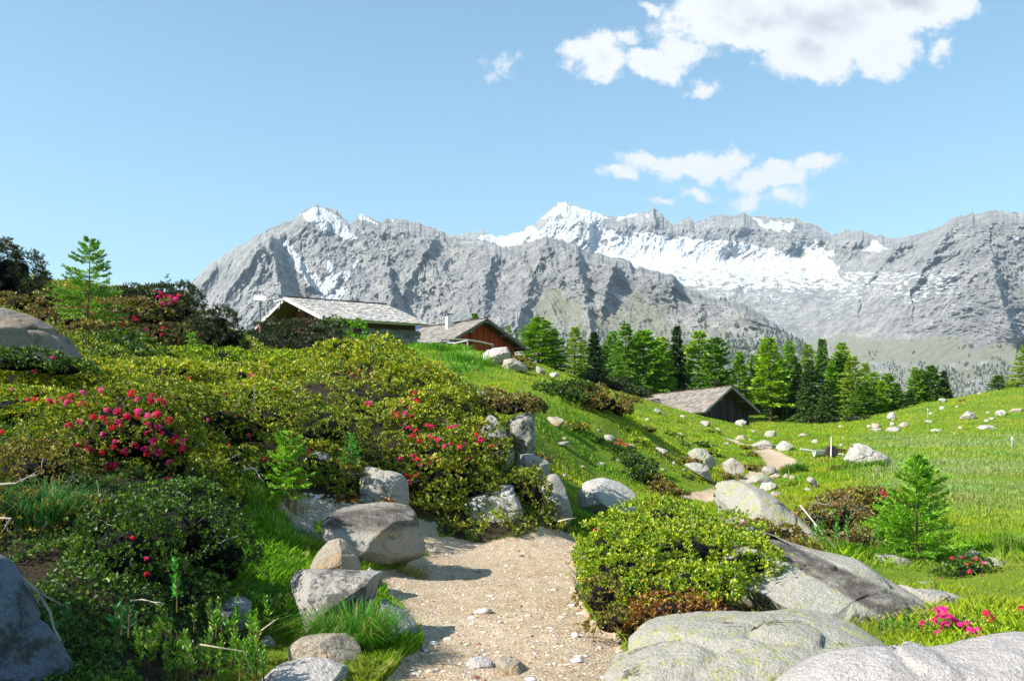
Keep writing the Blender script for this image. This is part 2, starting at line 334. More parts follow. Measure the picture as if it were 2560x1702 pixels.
# ------------------------------------------------------------ mountains
def mountain_mat():
    m, T = newmat('mountain_rock'); g = T.n('ShaderNodeTexCoord').outputs['Object']
    sn = T.n('ShaderNodeAttribute', attribute_name='snow').outputs['Fac']; gn = T.n('ShaderNodeAttribute', attribute_name='green').outputs['Fac']
    a = T.noise(g, .004, 8, .7); b = T.noise(g, .02, 8, .75); c_ = T.noise(T.vm('MULTIPLY', g, (1., 1., .35)), .012, 6, .7)
    c = T.mix(T.ss(a, .3, .7), (.37, .355, .335), (.64, .60, .54)); c = T.mix(T.ss(b, .42, .62, 0, .8), c, (.19, .19, .20))
    c = T.mix(T.ss(c_, .5, .75, 0, .6), c, (.70, .67, .62)); d_ = T.noise(g, .06, 5, .8); c = T.mix(T.ss(d_, .52, .66, 0, .7), c, (.21, .21, .22)); c = T.mix(T.ss(d_, .45, .34, 0, .6), c, (.74, .71, .67))
    gc = T.mix(T.ss(b, .4, .6), (.29, .29, .18), (.42, .40, .29))
    gk = T.ss(T.m('ADD', gn, T.m('MULTIPLY', T.m('SUBTRACT', b, .5), 1.1)), .35, .65, 0, .85)
    c = T.mix(gk, c, gc)
    c = T.mix(T.ss(T.m('ADD', sn, T.m('MULTIPLY', T.m('SUBTRACT', b, .5), .55)), .45, .55), c, (.86, .87, .9))
    finish(T, c, .95, T.m('ADD', T.m('ADD', b, a), T.m('MULTIPLY', d_, .45)), 1., 45, .1); return m
M_mt = mountain_mat()
def rng_mesh(name, crest, vb, depth, nu, nv, du, amp, ang, snowf, greenf, seed, jag, lam=320., ribs=(), smf=None):
    cr = np.array(crest, float); U = np.linspace(cr[0, 0], cr[-1, 0], nu)
    Vc = np.interp(U, cr[:, 0], cr[:, 1]); Dc = np.interp(U, cr[:, 0], cr[:, 2])
    Vc = Vc-np.abs(fbm(U/26., seed, 0, 5, seed, .5))*jag*1.5-np.maximum(0, ridged(U/38., seed+3.3, 0, 3, seed+1, .6))*jag*.9+jag*1.1
    t = np.linspace(0, 1, nv)[:, None]**1.15
    V = Vc[None]+(vb-Vc[None])*t; UU = np.broadcast_to(U[None], V.shape)
    kw = np.exp(-.5*(np.arange(-90, 91)/36.)**2); kw /= kw.sum()
    Vs = np.convolve(np.pad(np.interp(U, cr[:, 0], cr[:, 1]), 90, 'edge'), kw, 'valid'); Dc = np.convolve(np.pad(Dc, 90, 'edge'), kw, 'valid')
    tt = (V-Vs[None]+25)/(vb-Vs[None]+25); D = Dc[None]*(1-depth*np.sign(tt)*np.abs(tt)**.95)
    x = (UU-1280)/F*D; z = (HZ-V)/F*D
    wx = x+fbm(x/700, z/700, D/900, 3, seed+5)*160; wz = z+fbm(x/600, z/600, D/900, 3, seed+8)*120
    p = (wx*math.cos(ang)+wz*math.sin(ang))/lam; q_ = (-wx*math.sin(ang)+wz*math.cos(ang))/lam*.22
    r = ridged(p, q_, 0, 6, seed+40, .63)*.6+ridged(p*.4, q_*.5, 2, 3, seed+60, .5)*1.05+fbm(x/70, z/140, 0, 5, seed+70, .62)*.16+ridged(x/75, z/110, D/200, 4, seed+77, .66)*.17-ridged(p*1.6+9, q_*1.5, 4, 4, seed+83, .6)*.26
    for (pl, wid, hh) in ribs:
        dm = np.full(V.shape, 1e9); pl = np.array(pl, float); uu_ = UU+fbm(UU/18, V/18, 0, 3, seed+3)*9
        for a, b in zip(pl[:-1], pl[1:]):
            ab = b-a; tq = np.clip(((uu_-a[0])*ab[0]+(V-a[1])*ab[1])/(ab@ab), 0, 1); ddx = uu_-a[0]-tq*ab[0]; ddy = V-a[1]-tq*ab[1]
            dd = np.hypot(ddx, ddy); dd = np.where(ddx*(1 if ab[1] > 0 else -1) > 0, dd, dd*.45); dm = np.minimum(dm, dd)
        r = r+np.exp(-dm/wid)*hh
    env = sst(t, 0, .06)*.75+.25
    snow = snowf(UU, V, r, x, z) if snowf else np.zeros_like(V)
    green = greenf(UU, V, t, r) if greenf else np.zeros_like(V)
    D = D-amp*env*1.2-amp*env*(r-1.2)*(1-.75*smf(UU, V) if smf else 1)*(1-.45*np.clip(green, 0, 1))
    P = np.stack([(UU-1280)/F*D, D, (HZ-V)/F*D], -1)
    nb = 14; B = []
    for k in range(1, nb+1):
        s = k/nb; B.append(P[0]+np.stack([0*U, 1500*s+0*U, -P[0][:, 2]*1.05*s**1.2], -1))
    A = np.concatenate([np.array(B)[::-1], P]); n0 = A.shape[0]
    sn = np.concatenate([np.repeat(snow[:1], nb, 0), snow]); gn = np.concatenate([np.zeros((nb, nu)), green])
    I = np.arange(n0*nu).reshape(n0, nu); fc = np.stack([I[:-1, :-1], I[1:, :-1], I[1:, 1:], I[:-1, 1:]], -1).reshape(-1, 4)
    return tag(obj(name, mesh(name, A.reshape(-1, 3), [fc], M_mt, {'snow': sn.ravel(), 'green': gn.ravel()}, False)), kind='structure'), (U, V, D)
def polys(UU, V, pl, seed, wu=14, wv=9, s=26.):
    a = UU+fbm(UU/s, V/s*1.3, 0, 4, seed)*wu; b = V+fbm(UU/s, V/s*1.3, 7, 4, seed+1)*wv; o = np.zeros(V.shape, bool)
    for p in pl: o |= inpoly(a, b, p)
    return o.astype(float)
SA = [[(765,528),(785,517),(812,520),(830,530),(850,548),(862,560),(875,580),(900,592),(893,598),(862,600),(845,583),(810,575),(770,550),(755,545)],
      [(883,530),(905,528),(915,540),(950,560),(948,566),(925,555),(900,548)], [(970,540),(990,545),(985,556)],
      [(704,598),(718,598),(745,640),(772,668),(808,712),(812,735),(786,722),(752,684),(720,645)], [(798,760),(808,708),(818,690),(842,684),(870,674),(872,696),(852,716),(868,722),(835,760)],
      [(880,662),(905,645),(902,652),(884,668)], [(816,640),(830,660),(836,692),(824,690)]]
def snA(U, V, r, x, z): return polys(U, V, SA, 11, 9, 6)
def grA(U, V, t, r):
    g = sst(U, 1000, 1350)*sst(V, 640, 780)*.75+sst(V, 790, 900)*.25
    return np.clip(g+(fbm(U/60, V/90, 0, 3, 91)*.4)*(g > .1)-np.clip(r-.8, 0, 1)*.4, 0, 1)
crA = [(340,800,5600),(470,715,5400),(520,665,5300),(580,625,5200),(640,590,5150),(690,563,5100),(730,550,5050),(765,525,5050),(790,515,5000),(815,520,5000),(840,528,5000),(862,550,5000),(878,562,5000),(892,540,5000),(905,532,5000),(925,545,5000),(955,560,5000),(963,540,4950),(985,548,4950),
  (1010,552,4950),(1050,560,4900),(1090,575,4850),(1140,592,4800),(1180,598,4600),(1215,612,4500),(1260,618,4400),(1310,615,4300),(1340,600,4200),(1365,592,4150),(1400,600,4150),(1440,612,4100),(1470,630,4100),(1520,640,4050),(1575,652,4000),(1590,668,4000),(1650,680,3950),(1685,688,3900),(1710,715,3850),(1770,740,3750),(1850,758,3600),(1900,785,3500),(1960,825,3350),(2010,860,3250),(2060,900,3150),(2130,950,3000),(2230,1010,2850),(2320,1060,2800)]
A_obj, A_grid = rng_mesh('mountain_front', crA, 1085, .36, 1150, 400, 0, 115, .55, snA, grA, 100, 4.4, 330., [([(668,592),(692,660),(704,740)],16,2.6),([(648,622),(600,690),(565,735)],14,1.6),([(972,680),(980,765)],9,1.6),([(752,670),(768,712)],8,1.2),([(1545,638),(1505,760)],12,1.3),([(1665,684),(1685,712)],10,1.8),([(1370,596),(1330,700),(1290,820)],22,1.2),([(1240,620),(1210,720),(1215,820)],14,1.),([(1440,620),(1465,760),(1480,840)],14,1.1),([(560,640),(510,710)],12,1.2),([(1090,585),(1010,720)],12,1.)])
SB = [[(1188,592),(1300,578),(1345,555),(1395,510),(1410,507),(1440,516),(1475,530),(1530,545),(1545,556),(1500,560),(1540,575),(1640,585),(1700,592),(1760,602),(1800,600),(1880,612),(1960,630),(2010,650),(2040,600),(2080,640),(2100,690),(2125,715),(2050,725),(1960,718),(1850,722),(1740,715),(1680,705),(1600,670),(1500,650),(1440,640),(1300,640)],
      [(1546,545),(1600,528),(1580,548),(1550,556)], [(1608,536),(1620,538),(1618,552),(1606,552)], [(1880,540),(1910,555),(1990,560),(1975,580),(1950,580),(1900,565)],
      [(2180,600),(2215,610),(2210,620),(2165,630)], [(2000,605),(2040,625),(2090,650),(2050,660),(2010,640)], [(2254,748),(2268,728),(2283,713),(2280,738),(2262,750)],[(2272,753),(2290,740),(2307,730),(2298,748)],[(2232,738),(2245,720),(2246,736)],[(2122,735),(2146,730),(2142,748),(2128,744)],[(2185,770),(2202,760),(2194,776)],[(2535,595),(2550,592),(2545,600)]]
RB = [[(1325,575),(1345,556),(1385,535),(1380,552),(1340,575)], [(1440,600),(1450,565),(1460,550),(1472,562),(1460,600)], [(1500,560),(1530,540),(1560,560),(1590,595),(1560,595),(1530,570),(1505,575)], [(1560,565),(1600,535),(1660,560),(1700,600),(1640,588),(1590,572)],
      [(1495,600),(1525,595),(1520,612),(1500,612)],[(1695,560),(1760,545),(1745,590),(1710,585)],[(1760,560),(1860,580),(1960,600),(1900,598),(1802,578)]]
def snB(U, V, r, x, z):
    s = polys(U, V, SB, 31, 18, 9); rk = polys(U, V, RB, 41, 12, 8)
    n = fbm(U/20, V/6, 0, 4, 55); lowf = sst(V, 635, 715)
    s = s*(1-rk)*(n < .95-lowf*.95)
    sc_ = (fbm(U/16, V/5, 3, 3, 77) > .16+sst(V, 700, 790)*.7) & (V > 680) & (V < 800) & (U > 1560) & (U < 2400)
    return np.maximum(s, sc_*1.)
def grB(U, V, t, r):
    g = sst(V, 770, 880)*.95
    return np.clip(g+fbm(U/80, V/25, 0, 4, 92)*.5*(g > .05)-np.clip(r-.9, 0, 1)*.3-sst(U, 2150, 2500)*sst(900-V, 0, 120)*.5, 0, 1)
crB = [(1080,592,9000),(1150,588,9000),(1185,580,9000),(1205,578,9000),(1240,592,9000),(1300,580,8800),(1340,557,8600),(1375,525,8500),(1395,510,8500),(1412,507,8500),(1440,518,8500),(1475,530,8400),(1535,545,8400),(1580,532,8300),(1600,529,8300),(1618,535,8300),(1632,518,8200),(1648,530,8200),(1668,548,8200),(1682,562,8200),(1700,555,8200),(1722,543,8100),(1735,562,8100),(1760,548,8000),(1810,538,8000),(1860,535,8000),(1930,545,7900),(1985,545,7800),(2030,560,7700),(2070,580,7500),(2090,590,7400),(2120,575,7200),(2150,580,7000),(2200,588,6900),(2230,600,6700),(2262,592,6500),(2300,585,6300),(2340,570,6100),(2380,548,5900),(2400,538,5800),(2440,535,5700),(2475,527,5600),(2500,530,5600),(2560,532,5500),(2640,520,5400),(2760,560,5200),(2950,600,5000)]
B_obj, B_grid = rng_mesh('mountain_back', crB, 1090, .42, 1250, 420, 0, 165, -.5, snB, grB, 300, 5., 420., smf=lambda U, V: sst(U, 1280, 1380)*(1-sst(U, 2040, 2200))*sst(V, 590+.0*U, 640)*.9 if 0 else sst(V, 600, 665)*(1-sst(U, 2100, 2400)*(1-sst(V, 820, 900))), ribs=[([(2268,595),(2180,690),(2150,740)],16,1.6),([(2400,540),(2330,640),(2280,720)],14,1.2),([(2480,640),(2500,740),(2540,850)],16,1.5),([(1632,520),(1640,560)],9,1.),([(1480,530),(1470,600)],10,.9)])

# pine woods on the far slopes, too many to count: tiny two-tier cones in one mesh
def far_wood(grid, cond, n, seed, hh):
    R = np.random.RandomState(seed); U, V, D = grid; P = []
    j = R.randint(0, V.shape[1]-1, n*8); i = R.randint(0, V.shape[0]-1, n*8)
    k = cond(U[j], V[i, j]); i = i[k][:n]; j = j[k][:n]; d = D[i, j]-3
    P = np.stack([(U[j]-1280)/F*d, d, (HZ-V[i, j])/F*d-2], -1); h = hh*R.uniform(.6, 1.3, len(P))
    K = 5; t = np.arange(K)*2*math.pi/K; VV = []; m_ = len(P)
    ring = np.stack([np.cos(t), np.sin(t), 0*t], -1)
    for (zr, rr) in ((.05, .27), (.42, .19)):
        VV.append(P[:, None]+ring[None]*(h*rr)[:, None, None]+np.array([0, 0, 1.])*(h*zr)[:, None, None])
        VV.append((P+np.array([0, 0, 1.])*(h*(.65 if zr < .2 else 1.))[:, None])[:, None])
    A = np.concatenate(VV, 1); b = np.arange(m_)[:, None, None]*12
    f1 = np.array([[q, (q+1) % K, 5] for q in range(K)]); f2 = np.array([[6+q, 6+(q+1) % K, 11] for q in range(K)])
    fc = (np.concatenate([f1, f2])[None]+b).reshape(-1, 3)
    c = np.array([.035, .055, .03])*R.uniform(.7, 1.5, (m_, 1)); return A.reshape(-1, 3), fc, np.repeat(c, 12, 0)
def cA(u, v):
    n = pn(u/30, v/14, 0, 5); return ((v > 745+.0*u) & (u > 1400) & (n+sst(v, 780, 900)*.9 > .45)) | ((v > 700) & (n > .6) & (u > 1100)) | ((v > 700) & (u < 700) & (n > .25))
def cB(u, v): n = pn(u/40, v/12, 0, 6); return (v > 860) & (n+sst(v, 880, 980)*1.1+.1 > .45)
VA, FA, CA = far_wood(A_grid, cA, 5200, 1, 13); VB, FB, CB = far_wood(B_grid, cB, 6500, 2, 14)
tag(obj('mountain_wood', mesh('mountain_wood', np.concatenate([VA, VB]), [np.concatenate([FA, FB+len(VA)])], M_needle, {'col': np.concatenate([CA, CB])}, False)),
    'scattered dark pine woods covering the lower mountain slopes', 'forest', None, 'stuff')
# valley floor under the mountains
_vf = mesh('valley_floor', [(-9000, 250, -170), (9000, 250, -170), (9000, 9000, -170), (-9000, 9000, -170)], [np.array([[0, 1, 2, 3]])], M_mt, {'snow': np.zeros(4), 'green': np.ones(4)})
tag(obj('valley_floor', _vf), kind='structure')
# haze
m, T = newmat('haze'); pv = T.n('ShaderNodeVolumePrincipled'); pv.inputs['Density'].default_value = 4.4e-5; pv.inputs['Color'].default_value = (.62, .8, 1, 1); pv.inputs['Anisotropy'].default_value = .2
T.link(pv.outputs[0], T.n('ShaderNodeOutputMaterial').inputs['Volume'])
hb = MB(); hb.box((0, 4500, 1000), (26000, 14000, 2700)); ho = hb.build('haze', m); tag(ho, 'thin blue mountain air between the valley and the peaks', 'haze', None, 'stuff')
# ------------------------------------------------------------ rocks
def rock(label, poly, mat='grey', Y=None, dep=.8, seed=1, low=.12, flat=.75, name='boulder', cat='boulder', group=None, nz=.06, band=None, cuts=9, lean=.55):
    P = np.array(poly, float); uc = (P[:, 0].min()+P[:, 0].max())/2; vc = (P[:, 1].min()+P[:, 1].max())/2
    vb = P[:, 1].max()
    if Y is None: Y = hit(uc, min(vb-2, 1700))
    s = F/Y; W = (P[:, 0].max()-P[:, 0].min())/s; Hh = (P[:, 1].max()-vc)/s
    th = np.arctan2(-(P[:, 1]-vc), P[:, 0]-uc)
    Q = np.concatenate([P, P[:1]]); D = []
    for a, b in zip(Q[:-1], Q[1:]):
        n = max(2, int(np.hypot(*(b-a))/4)); D.append(a+(b-a)*np.linspace(0, 1, n, endpoint=False)[:, None])
    D = np.concatenate(D); t = np.arctan2(-(D[:, 1]-vc), D[:, 0]-uc); r = np.hypot(D[:, 0]-uc, D[:, 1]-vc)/s
    o = np.argsort(t); t = t[o]; r = r[o]; t = np.concatenate([t[-40:]-2*math.pi, t, t[:40]+2*math.pi]); r = np.concatenate([r[-40:], r, r[:40]])
    big = W*s > 120; nt = 150 if big else 84; npf = 70 if big else 42
    TH = np.linspace(-math.pi, math.pi, nt, endpoint=False); k = np.array([1, 2, 3, 2, 1.])/9
    RR = np.interp(TH, t, r); RR = np.convolve(np.pad(RR, 2, 'wrap'), k, 'valid')
    ph = np.linspace(0.001, math.pi-.001, npf)[:, None]
    rho = np.sin(ph)**flat; dy = -np.sign(np.cos(ph))*np.abs(np.cos(ph))**.85
    dy = np.where(dy > 0, dy*1.1, dy); hd = dep*W/2
    X = rho*RR*np.cos(TH); Z = rho*RR*np.sin(TH)
    Z = Z-(1-rho)*low*Hh*2; Yy = dy*hd+0*X
    # the top leans back, the foot comes forward
    Yy = Yy+Z/max(Hh, .01)*hd*lean*(dy < .5)
    S = max(W*.5, .05); rs = np.random.RandomState(seed)
    V = np.stack([X, Yy, Z], -1)
    for c in range(cuts):
        n = rs.normal(size=3); n[1] = -abs(n[1])*1.2; n /= np.linalg.norm(n)
        d = V@n; hm = np.percentile(d, 97)*rs.uniform(.66, .92); ex = np.maximum(d-hm, 0); V = V-(ex*.93)[..., None]*n
    nrm = V/np.maximum(np.linalg.norm(V, axis=-1, keepdims=True), 1e-4); q = V/S*1.3+seed*3.7
    ns = fbm(q[..., 0], q[..., 1], q[..., 2], 5, seed, .55)*nz*1.3+ridged(q[..., 0]*.9, q[..., 1]*.9, q[..., 2]*1.4, 3, seed+3)*nz*.35-np.maximum(0, .07-np.abs(pn(q[..., 0]*1.1, q[..., 1]*1.1, q[..., 2]*2.2, seed+9)))*nz*15
    V = V+nrm*(ns*S)[..., None]
    I = np.arange(npf*nt).reshape(npf, nt); J = np.roll(I, -1, 1)
    f = np.stack([I[:-1], J[:-1], J[1:], I[1:]], -1).reshape(-1, 4)
    at_ = {}
    if band is not None:
        pu = uc+V[..., 0]*s; pv = vc-V[..., 2]*s; at_['band'] = band(pu, pv).ravel()
    loc = at(uc, vc, Y); loc = loc+np.array([0, hd*.55, 0]); V = V*(loc[1]/Y)*1.0; loc = at(uc, vc, loc[1])
    gz_ = ground(loc[0], loc[1]-hd*.3)-loc[2]-.12*Hh; zm = V[..., 2].min()
    if zm > gz_ and gz_-zm > -1.2: V[..., 2] = np.where(V[..., 2] < 0, V[..., 2]*gz_/zm, V[..., 2])
    o = obj(name, mesh(name, V.reshape(-1, 3), [f], RM[mat], at_), None, loc)
    return tag(o, label, cat, group)
def z3(X, Y): return (1300+X/2.9475, 750+Y/2.9475)
R = rock
R('upright grey granite block standing on the ledge against the dark shrubs', [(880,1187),(882,1166),(897,1160),(918,1164),(947,1179),(1001,1187),(1018,1204),(1028,1250),(1024,1290),(980,1300),(930,1295),(902,1262),(882,1215)], 'grey', 12.4, .6, 3)
R('large boulder with black lichen across its upper half at the left edge of the path', [(805,1316),(810,1295),(830,1277),(860,1270),(934,1266),(1009,1266),(1030,1291),(1051,1333),(1067,1374),(1065,1400),(1018,1412),(960,1432),(926,1430),(851,1405),(818,1360)], 'half', 9.8, .75, 5, .1, .5, nz=.035, lean=.95, band=lambda u, v: sst(1330-v, 0, 22)*sst(v, 1266, 1282))
R('low wedge boulder with dark specks left of the large black lichen boulder', [(656,1366),(697,1325),(739,1302),(768,1316),(805,1341),(814,1358),(793,1383),(726,1390),(668,1385)], 'dark', 9.7, .8, 7)
R('round warm tan stone leaning on the large lichen boulder', [(774,1420),(793,1383),(818,1354),(843,1349),(872,1366),(893,1395),(909,1424),(905,1443),(826,1445),(776,1438)], 'warm', 8.6, .8, 9, nz=.035)
R('flat topped boulder with black and white patches below the warm tan stone', [(706,1449),(726,1437),(810,1437),(893,1439),(955,1441),(961,1466),(960,1512),(935,1545),(885,1582),(818,1605),(745,1608),(705,1575),(700,1500)], 'dark', 7.25, .8, 11, -.05, .5, nz=.03)
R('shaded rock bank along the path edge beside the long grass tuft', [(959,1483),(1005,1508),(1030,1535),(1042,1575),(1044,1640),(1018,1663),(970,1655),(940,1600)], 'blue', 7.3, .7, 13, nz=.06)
R('low rounded stone with grass at its foot below the flat topped boulder', [(714,1624),(739,1603),(793,1595),(851,1593),(880,1607),(901,1632),(905,1665),(893,1695),(851,1705),(768,1700),(720,1670)], 'warm', 6.4, .8, 15, .05, .6, nz=.025)
R('pale smooth stone cut by the bottom edge left of the path', [(640,1712),(685,1674),(760,1661),(818,1670),(868,1686),(905,1715),(905,1760),(760,1790),(640,1760)], 'pink', 5.7, .8, 17, .05, .7, nz=.03)
R('small upright mottled stone between the leafy plants and the low rounded stone', [(631,1607),(643,1595),(668,1591),(693,1620),(701,1649),(689,1680),(651,1682),(628,1653)], 'dark', 7.0, .8, 19)
R('pale leaning boulder under the hanging shrub where the path bends', [(1120,1300),(1150,1262),(1180,1240),(1205,1225),(1215,1200),(1250,1195),(1280,1225),(1300,1266),(1325,1320),(1368,1352),(1330,1358),(1267,1350),(1184,1346),(1135,1330)], 'pale', 13.6, .6, 21, nz=.06, flat=.7)
R('narrow grey boulder right of the pale leaning boulder and half hidden by shrubs', [(1370,1190),(1395,1185),(1412,1216),(1425,1266),(1452,1333),(1433,1345),(1380,1345),(1350,1300),(1350,1230)], 'grey', 14.6, .6, 23)
R('dark slanting boulder at the right flank of the big rhododendron mound', [(1190,1045),(1211,1035),(1234,1040),(1262,1077),(1279,1117),(1294,1151),(1300,1190),(1260,1190),(1228,1160),(1195,1110)], 'dark', 15.2, .6, 25)
R('black and white boulder capped with dry brown shrubs', [(1245,1060),(1279,1046),(1329,1026),(1357,1039),(1362,1073),(1357,1100),(1335,1126),(1312,1120),(1279,1110),(1255,1090)], 'dark', 16.6, .7, 27, .05)
R('blocky grey boulder below the black and white boulder', [(1285,1130),(1310,1122),(1346,1141),(1375,1155),(1375,1182),(1357,1196),(1319,1192),(1290,1170)], 'half', 15.6, .7, 29)
R('pale rounded boulder in bright grass behind the juniper bush', [(1414,1250),(1429,1225),(1470,1205),(1510,1196),(1551,1208),(1580,1225),(1596,1245),(1560,1275),(1470,1285),(1420,1270)], 'pale', 18.5, .7, 31, .1, .7, nz=.02)
R('large boulder with yellow lichen and a shaded right side above the juniper bush', [(1768,1262),(1776,1231),(1793,1213),(1860,1208),(1888,1214),(1915,1228),(1945,1246),(1985,1280),(2030,1326),(2060,1362),(2058,1390),(1980,1395),(1900,1380),(1830,1340),(1780,1300)], 'lichen', 13.2, .6, 33, .1, .6, nz=.03, lean=.9)
bandf = lambda u, v: sst(-np.abs(v-1376-(u-1957)*.52)+30+(u-1957)*.06, 0, 12)*(u > 1900)
R('long sloping slab with a dark weathered band running down its top', [(1900,1345),(1940,1338),(1965,1350),(2015,1374),(2092,1401),(2169,1417),(2219,1447),(2269,1480),(2315,1530),(2335,1562),(2300,1590),(2150,1600),(1980,1600),(1860,1590),(1800,1540),(1790,1480),(1840,1400)], 'slab', 8.9, .75, 35, .0, .7, nz=.04, band=bandf, lean=1.5, cuts=4, name='rock_slab', cat='rock slab')
R('broad grey slab with yellow lichen in the lower right foreground', [(1430,1812),(1475,1742),(1545,1684),(1640,1624),(1700,1608),(1800,1595),(1900,1587),(2000,1589),(2130,1595),(2220,1612),(2265,1637),(2310,1682),(2330,1792),(2200,1912),(1650,1912)], 'lichen', 6.2, .55, 37, .0, .6, nz=.05, lean=1.1, cuts=3, name='rock_slab', cat='rock slab')
R('pale speckled granite boulder cut by the bottom right corner', [(1880,1812),(1960,1762),(2030,1732),(2150,1687),(2250,1667),(2330,1660),(2375,1648),(2420,1662),(2500,1656),(2560,1646),(2680,1637),(2900,1652),(2850,1842),(2600,2042),(2100,2022)], 'pink', 5.0, .45, 39, .1, .6, nz=.045, lean=.9, cuts=2)
R('blocky boulder with a dark front end beside the pink flowers', [(2215,1449),(2300,1476),(2380,1486),(2440,1508),(2455,1520),(2449,1555),(2400,1560),(2330,1545),(2270,1510)], 'half', 9., .5, 41, 0, .55)
R('pointed grey boulder in the grass left of the young larch foot', [(2184,1384),(2207,1368),(2234,1376),(2269,1399),(2307,1430),(2335,1460),(2299,1467),(2246,1455),(2210,1420)], 'dark', 11.6, .6, 43)
R('pale round boulder behind the red flowering shrub at right', [(2405,1395),(2415,1380),(2437,1374),(2457,1384),(2475,1407),(2480,1430),(2440,1440),(2410,1425)], 'lichen', 12.2, .7, 45)
R('yellow lichen boulder at the right edge above the red flowering shrub', [(2462,1425),(2475,1398),(2505,1398),(2535,1415),(2560,1448),(2562,1490),(2510,1490),(2478,1465)], 'lichen', 11.4, .7, 47)
R('low grey stone at the right edge below the red flowering shrub', [(2450,1530),(2480,1515),(2520,1515),(2556,1530),(2560,1550),(2500,1555),(2455,1550)], 'grey', 9.2, .7, 49)
R('dark log shaped rock under the brown shrubs left of the young larch', [(2052,1250),(2066,1232),(2084,1226),(2130,1244),(2169,1270),(2200,1300),(2195,1320),(2130,1300),(2080,1275)], 'half', 16.2, .5, 51)
R('small pale rock poking up behind the long sloping slab', [(2292,1470),(2300,1457),(2334,1455),(2361,1474),(2350,1490),(2310,1488)], 'grey', 10.4, .7, 53)
R('small pointed rock at the upper edge of the long sloping slab', [(2046,1400),(2060,1382),(2073,1374),(2082,1390),(2078,1410),(2055,1412)], 'pale', 10.9, .7, 55)
R('big weathered slab with a shaded underside at the left edge of the photo', [(-160,760),(-60,758),(0,770),(60,796),(130,836),(190,876),(242,908),(215,918),(150,908),(60,884),(-60,862),(-200,850)], 'brown', 13.0, .6, 57, -.1, .6, nz=.05, lean=1.0, name='rock_slab', cat='rock slab')
R('lichen boulder coloured in deep bluish shade in the bottom left corner', [(-150,1390),(-70,1392),(-30,1402),(5,1428),(45,1488),(78,1556),(125,1606),(158,1666),(168,1726),(150,1800),(-40,1860),(-160,1700)], 'corner', 5.0, .7, 59, .1, .6, nz=.04)
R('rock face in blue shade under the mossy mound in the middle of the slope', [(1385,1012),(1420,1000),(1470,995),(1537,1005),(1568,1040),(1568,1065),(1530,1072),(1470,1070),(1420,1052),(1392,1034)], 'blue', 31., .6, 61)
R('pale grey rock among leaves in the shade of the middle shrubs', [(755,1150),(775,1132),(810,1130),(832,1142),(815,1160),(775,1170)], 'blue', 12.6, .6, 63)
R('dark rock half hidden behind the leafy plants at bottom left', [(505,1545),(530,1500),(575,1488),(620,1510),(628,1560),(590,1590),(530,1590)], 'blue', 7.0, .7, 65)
R('narrow shaded stone at the edge of the dark shrub left of the wedge boulder', [(578,1335),(600,1332),(630,1360),(645,1392),(620,1402),(592,1380)], 'grey', 9.3, .7, 67)
R('small tan stone in grass above the narrow shaded stone', [(640,1352),(655,1332),(678,1326),(692,1336),(680,1352),(652,1362)], 'warm', 10.2, .7, 69)
R('round pale stone in grass on the shelf left of the upright block', [(718,1285),(726,1272),(745,1270),(760,1284),(752,1298),(728,1298)], 'pale', 11.3, .7, 71)
R('flat pale stone in the grass at the foot of the dark thicket', [(600,1280),(620,1273),(648,1275),(655,1288),(630,1296),(602,1292)], 'pale', 10.6, .7, 73)
R('dark topped flat stone under the black lichen boulder and the warm tan stone', [(900,1425),(920,1418),(950,1440),(962,1462),(945,1475),(915,1450)], 'pale', 9., .7, 75)
# the path
R('oblong pinkish stone lying on the path', [(1157,1660),(1170,1648),(1205,1645),(1230,1652),(1236,1666),(1215,1675),(1170,1674)], 'pink', None, .7, 81, name='path_stone', cat='stone')
R('largest pale stone on the path with a reddish broken front', [(1234,1672),(1245,1648),(1275,1642),(1300,1655),(1328,1676),(1318,1686),(1250,1686)], 'warm', None, .8, 83, name='path_stone', cat='stone')
